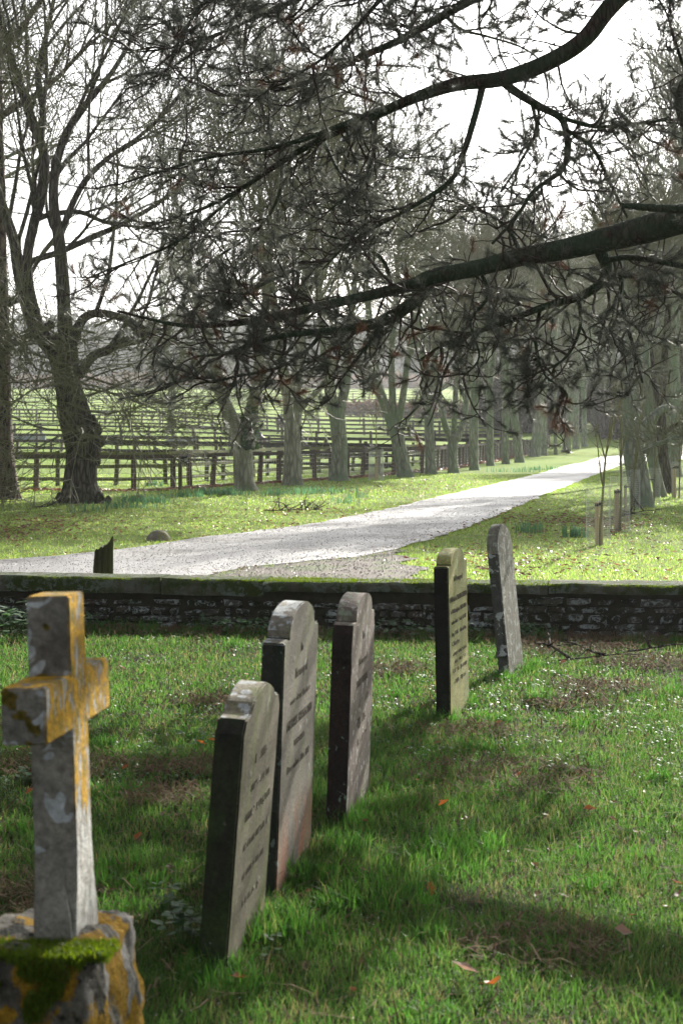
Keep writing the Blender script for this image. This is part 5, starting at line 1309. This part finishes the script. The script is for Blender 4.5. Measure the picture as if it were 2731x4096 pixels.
def pine_build():
    B = {}
    def add(name, pts, D0, D1, amp=.3, seed=0): B[name] = bough(pts, D0, D1, amp, seed)
    add('b1', [(2448, -760, 40), (2150, -600, 34), (1860, -420, 30), (1640, -200, 27), (1420, -5, 22), (1340, 90, 21), (1250, 145, 21), (1150, 180, 19), (1050, 192, 17), (950, 225, 13), (850, 270, 10), (740, 318, 8), (650, 370, 6.5), (560, 430, 5), (470, 478, 4), (390, 505, 3), (310, 528, 2)], 12.0, 14.2, .15, 1)
    add('b1b', [(1010, 200, 9), (930, 235, 8), (850, 262, 7), (780, 290, 6.5), (700, 320, 5.5), (600, 345, 4.5), (480, 362, 3.5), (380, 390, 3), (270, 425, 2)], 13.3, 13.6, .3, 2)
    add('b2', [(2448, -820, 26), (1950, -520, 20), (1500, -260, 16), (1240, -80, 14), (1110, -15, 12), (1040, 22, 11), (990, 52, 10), (900, 100, 8.5), (780, 150, 7), (700, 190, 5), (600, 215, 4), (500, 220, 2.5)], 12.4, 13.4, .2, 3)
    add('b2b', [(1020, 35, 4.5), (1060, 68, 4), (1120, 84, 3), (1200, 110, 2.4), (1255, 150, 2)], 13.0, 13.5, .1, 1)
    add('b2c', [(1140, 88, 2.5), (1150, 130, 2.5), (1175, 180, 2)], 13.2, 13.3, .05, 1)
    add('b3', [(1108, 195, 9), (1095, 250, 8), (1065, 350, 7), (1035, 415, 6), (960, 468, 5), (880, 512, 4), (800, 560, 3), (740, 620, 2)], 13.2, 13.0, .2, 4)
    add('b4', [(1150, 185, 10), (1190, 215, 10), (1240, 245, 9), (1290, 275, 8), (1303, 330, 7), (1290, 390, 6), (1225, 440, 5), (1185, 500, 4), (1130, 560, 3)], 13.2, 12.6, .2, 5)
    add('b4b', [(1290, 272, 6), (1370, 292, 5), (1450, 285, 4), (1560, 275, 3), (1640, 290, 2)], 12.9, 12.4, .2, 5)
    add('b4c', [(1303, 300, 5), (1360, 340, 4.5), (1400, 420, 4), (1440, 500, 3)], 12.9, 13.4, .2, 5)
    add('b4d', [(1220, 235, 5), (1230, 300, 4), (1190, 380, 3.5), (1150, 440, 3)], 13.1, 13.5, .2, 5)
    add('b5', [(2448, 330, 56), (2150, 372, 50), (1900, 420, 44), (1720, 468, 38), (1568, 502, 33), (1500, 522, 31), (1400, 548, 26), (1300, 572, 22), (1200, 590, 19), (1100, 615, 17), (1000, 635, 17), (950, 652, 13), (900, 667, 12), (800, 690, 10.5), (700, 712, 9.5), (600, 735, 8.5), (500, 746, 7), (420, 748, 5), (350, 735, 3.5), (270, 715, 2.5)], 11.5, 13.6, .15, 6)
    add('b5s', [(1760, 478, 12), (1568, 480, 10), (1490, 477, 9), (1428, 472, 6)], 11.5, 11.7, .05, 6)
    add('b6', [(990, 640, 15), (972, 672, 15), (940, 702, 15), (880, 737, 14), (820, 752, 11), (740, 762, 8), (650, 772, 6.5), (580, 790, 5), (520, 812, 3.5), (450, 820, 2.5)], 13.1, 12.6, .15, 7)
    add('b6b', [(740, 764, 5), (705, 805, 4), (640, 845, 3.5), (560, 862, 3), (470, 880, 2)], 12.8, 12.2, .1, 7)
    add('b6c', [(880, 737, 6), (840, 800, 4), (800, 850, 3), (770, 890, 2)], 12.9, 12.4, .1, 7)
    add('b7', [(1375, 570, 15), (1392, 612, 13), (1380, 650, 10), (1330, 682, 9), (1250, 705, 7.5), (1180, 732, 6.5), (1100, 762, 5), (1020, 792, 3.5), (960, 830, 2)], 12.7, 13.2, .1, 8)
    add('b7b', [(1392, 598, 8), (1450, 592, 7), (1568, 612, 7), (1660, 640, 5)], 12.7, 12.2, .1, 8)
    add('b7c', [(1400, 632, 7), (1480, 640, 6), (1568, 684, 5), (1620, 760, 3)], 12.7, 12.0, .1, 8)
    add('b7d', [(1425, 630, 6), (1432, 720, 5), (1455, 800, 4), (1475, 880, 2.5)], 12.7, 12.3, .1, 8)
    add('b7e', [(1240, 708, 5), (1230, 790, 4), (1250, 860, 3), (1300, 905, 3), (1290, 955, 2)], 12.9, 12.6, .1, 8)
    add('b7f', [(1330, 682, 5), (1330, 760, 4), (1290, 830, 3), (1200, 870, 2)], 12.9, 12.6, .1, 8)
    add('b8', [(2448, -260, 22), (2050, -90, 18), (1760, 20, 16), (1640, 100, 14), (1572, 190, 12), (1562, 250, 11), (1585, 330, 8), (1600, 420, 5)], 11.8, 11.6, .1, 9)
    add('b8b', [(1572, 160, 5), (1548, 90, 3.5), (1530, 30, 2.5), (1500, -20, 2)], 11.8, 11.7, .1, 9)
    add('b9', [(1240, -80, 9), (1040, -60, 8), (900, -20, 6), (820, 60, 4.5), (740, 135, 3.5), (650, 190, 2.5)], 12.3, 12.2, .2, 10)
    add('b9b', [(1040, -60, 7), (820, -50, 6), (700, -10, 5), (600, 35, 4), (480, 85, 3), (380, 112, 2.5), (290, 122, 2)], 12.3, 12.9, .2, 11)
    add('b9c', [(820, -60, 6), (620, -50, 5), (490, -10, 4), (430, 60, 3), (395, 130, 2)], 12.3, 12.0, .2, 12)
    add('b10', [(668, 705, 6), (684, 625, 5), (640, 636, 4), (600, 655, 4), (540, 688, 3), (490, 725, 2)], 13.6, 13.2, .1, 13)
    add('b11', [(740, 318, 5), (770, 380, 4), (800, 430, 3), (790, 500, 2)], 14.0, 13.4, .1, 14)
    add('b12', [(560, 430, 4), (480, 500, 3.5), (400, 560, 3), (300, 600, 2.4), (200, 640, 2)], 14.2, 13.8, .1, 15)
    add('b13', [(650, 370, 4.5), (640, 450, 4), (590, 530, 3), (500, 590, 2.5), (430, 640, 2)], 14.1, 13.6, .1, 16)
    add('b14', [(850, 270, 5), (860, 340, 4), (830, 420, 3.5), (760, 480, 3)], 13.8, 13.0, .1, 17)
    add('b15', [(1200, 590, 6), (1160, 520, 4), (1080, 470, 3), (1010, 440, 2)], 13.0, 13.6, .1, 17)
    add('b16', [(900, 667, 5), (880, 600, 4), (820, 560, 3), (740, 540, 2)], 13.6, 13.2, .1, 18)
    add('b17', [(1100, 615, 5), (1120, 680, 4), (1080, 740, 3), (1100, 820, 2.5), (1060, 870, 2)], 12.9, 12.4, .1, 18)
    for nm, q in B.items():
        b = MB(); q2 = q.copy(); q2[:, :3] -= po; 
        k = 16 if q[0, 3] > .08 else 9
        trunk_tube(b, q2[:, :3], q2[:, 3], k, .14, hash(nm) % 7 if False else len(nm)+q[0, 0])
        b.build('bough', M['pine_bark'], pine, smooth=True)
    # foliage sprays: spacing along the bough, side-branch length range, droop
    sp = dict(b1=(.17, .30, .7, .22, .45), b1b=(.15, .3, .7, .05), b2=(.10, .3, .85, .3, .30), b2b=(.5, .2, .4, 0), b2c=(.6, .1, .3, 0), b3=(.15, .3, .65, .15, .12), b4=(.12, .3, .75, .1, .1),
              b4b=(.10, .25, .55, .0), b4c=(.12, .3, .6, .1), b4d=(.13, .3, .6, .1), b5=(.13, .35, .9, .08, .55), b6=(.085, .35, .95, .35, .06), b6b=(.09, .2, .42, .2), b6c=(.09, .2, .42, .2), b7=(.085, .35, .95, .3, .08),
              b7b=(.10, .3, .7, .2), b7c=(.10, .3, .6, .2), b7d=(.10, .25, .5, .1), b7e=(.09, .15, .38, .1), b7f=(.09, .2, .5, .1), b8=(.14, .2, .45, .1, .3), b8b=(.12, .15, .35, .2), b9=(.09, .3, .7, .5), b9b=(.09, .3, .7, .5, .2), b9c=(.10, .3, .7, .5, .2),
              b10=(.12, .25, .6, .05), b11=(.20, .3, .7, .2), b12=(.14, .3, .65, .1), b13=(.18, .3, .65, .1), b14=(.18, .3, .65, .1), b15=(.11, .3, .7, .0), b16=(.14, .3, .6, .0), b17=(.09, .2, .5, .1))
    deadp = {'b6': .14, 'b6b': .3, 'b6c': .25, 'b7e': .25, 'b7': .12, 'b12': .22, 'b17': .16}
    for nm, v in sp.items():
        spray(B[nm], v[0], v[1], v[2], v[3], deadp.get(nm, .03), v[4] if len(v) > 4 else .05)
    # higher boughs out of the frame: they are what shades the churchyard
    tb = MB(); trunk_tube(tb, np.array([(0, 0, -.2), (0, 0, .1), (.05, 0, 1.5), (0, .05, 3.5), (-.1, .1, 5.5), (-.15, .1, 8), (-.1, .1, 11)]), np.array([.62, .52, .42, .38, .33, .26, .12]), 20, .15, 3, True)
    tb.build('trunk', M['bark_red'], pine, smooth=True)
    for k in range(20):
        z = 6.1+k*.25; a = PI+rnd.uniform(-.15, 1.35); L = rnd.uniform(5.5, 9.0)*(1-.03*k)
        P = [np.array([5.2, 12.6, z])]
        d = np.array([math.cos(a), math.sin(a), .14]); d /= np.linalg.norm(d); Q, _ = wig(P[0], d, L, 9, .05, .0); Q4 = np.hstack([Q, np.linspace(.09, .015, 9)[:, None]])
        Q4 = spline(Q4, 24)
        b = MB(); trunk_tube(b, Q4[:, :3]-po, Q4[:, 3], 8, .12, k); b.build('bough', M['pine_bark'], pine, smooth=True)
        spray(Q4, .36, .5, 1.2, .05, .05, .15, (3, 5), .014, 1.25)
    for mb in (twigs, needles, dead):
        mb.flush(); 
        for a in mb.v: a -= po.astype(np.float32)
    twigs.build('twigs', M['pine_twig'], pine); needles.build('needles', M['needle'], pine); o = dead.build('dead_needles', M['needle_dead'], pine); o['label'] = 'rusty brown dead needle clusters'
pine_build()

# ---------------------------------------------------------------- haze, world, sun, camera
SUN_AZ, SUN_EL = math.radians(21), math.radians(25)
def haze():
    b = MB(); b.box((0, 430, 23), (960, 900, 51)); b.v = [np.array(v) for v in b.v]
    t = NT('haze_air'); vol = t.n('ShaderNodeVolumePrincipled', {'Color': (.93, .95, 1.0), 'Density': .0003, 'Anisotropy': .45}).outputs[0]
    t.t.links.new(vol, t.out.inputs[1])
    o = b.build('haze', t.m); o.display_type = 'WIRE'; tag(o, 'thin pale winter haze over the whole park', 'haze', kind='stuff')
haze()
w = bpy.data.worlds.new('World'); SC.world = w; w.use_nodes = True; nt = w.node_tree; nt.nodes.clear()
sky = nt.nodes.new('ShaderNodeTexSky'); sky.sky_type = 'NISHITA'; sky.sun_disc = False; sky.sun_elevation = SUN_EL; sky.sun_rotation = SUN_AZ; sky.air_density = 1.0; sky.dust_density = 3.0; sky.ozone_density = 1.0
bw = nt.nodes.new('ShaderNodeRGBToBW'); nt.links.new(sky.outputs[0], bw.inputs[0])
tc = nt.nodes.new('ShaderNodeTexCoord'); mp = nt.nodes.new('ShaderNodeMapping'); mp.inputs['Scale'].default_value = (1, 1, 3); nt.links.new(tc.outputs['Generated'], mp.inputs[0])
no = nt.nodes.new('ShaderNodeTexNoise'); no.inputs['Scale'].default_value = 2.2; no.inputs['Detail'].default_value = 5; nt.links.new(mp.outputs[0], no.inputs['Vector'])
cr_ = nt.nodes.new('ShaderNodeMapRange'); cr_.inputs['From Min'].default_value = .3; cr_.inputs['From Max'].default_value = .6; cr_.inputs['To Min'].default_value = .65; cr_.inputs['To Max'].default_value = .95; nt.links.new(no.outputs[0], cr_.inputs[0])
cl_ = nt.nodes.new('ShaderNodeMix'); cl_.data_type = 'RGBA'; cm = nt.nodes.new('ShaderNodeVectorMath'); cm.operation = 'SCALE'; cm.inputs['Scale'].default_value = 1.25
nt.links.new(bw.outputs[0], cm.inputs[0]); nt.links.new(cr_.outputs[0], cl_.inputs[0]); nt.links.new(sky.outputs[0], cl_.inputs[6]); nt.links.new(cm.outputs[0], cl_.inputs[7])
bg = nt.nodes.new('ShaderNodeBackground'); bg.inputs['Strength'].default_value = .09; nt.links.new(cl_.outputs[2], bg.inputs[0])
wo = nt.nodes.new('ShaderNodeOutputWorld'); nt.links.new(bg.outputs[0], wo.inputs[0])
sl = bpy.data.lights.new('sun', 'SUN'); sl.energy = 5.0; sl.angle = math.radians(.55); sl.color = (1.0, .95, .86)
so = bpy.data.objects.new('sun', sl); C.objects.link(so)
sd = Vector((math.sin(SUN_AZ)*math.cos(SUN_EL), math.cos(SUN_AZ)*math.cos(SUN_EL), math.sin(SUN_EL)))
so.rotation_euler = (-sd).to_track_quat('-Z', 'Y').to_euler(); so.location = sd*40

cam = bpy.data.cameras.new('camera'); co = bpy.data.objects.new('camera', cam); C.objects.link(co)
cam.sensor_fit = 'VERTICAL'; cam.sensor_height = 36; cam.sensor_width = 24; cam.lens = F/1024*36; cam.shift_y = -(512-HY)/1024
co.location = (0, 0, H); co.rotation_euler = (PI/2, 0, 0); cam.clip_end = 3000; cam.clip_start = .05
cam.dof.use_dof = True; cam.dof.focus_distance = 14; cam.dof.aperture_fstop = 7.1
SC.camera = co
SC.render.engine = 'CYCLES'
cy = SC.cycles; cy.max_bounces = 6; cy.diffuse_bounces = 3; cy.glossy_bounces = 2; cy.transmission_bounces = 4; cy.volume_bounces = 1; cy.transparent_max_bounces = 8
cy.sample_clamp_indirect = 6; cy.sample_clamp_direct = 0; cy.caustics_reflective = False; cy.caustics_refractive = False
cy.use_adaptive_sampling = True; cy.adaptive_threshold = .01
try:
    cy.use_denoising = True; cy.denoiser = 'OPENIMAGEDENOISE'; cy.denoising_input_passes = 'RGB_ALBEDO_NORMAL'; cy.denoising_prefilter = 'ACCURATE'
except Exception: pass
vs = SC.view_settings; vs.view_transform = 'Standard'; vs.look = 'None'; vs.gamma = 1; vs.use_curve_mapping = False; vs.exposure = 1.12
SC.display_settings.display_device = 'sRGB'
import time; print('tufts', ntuft[0], 'faces', sum(len(m.polygons) for m in bpy.data.meshes))
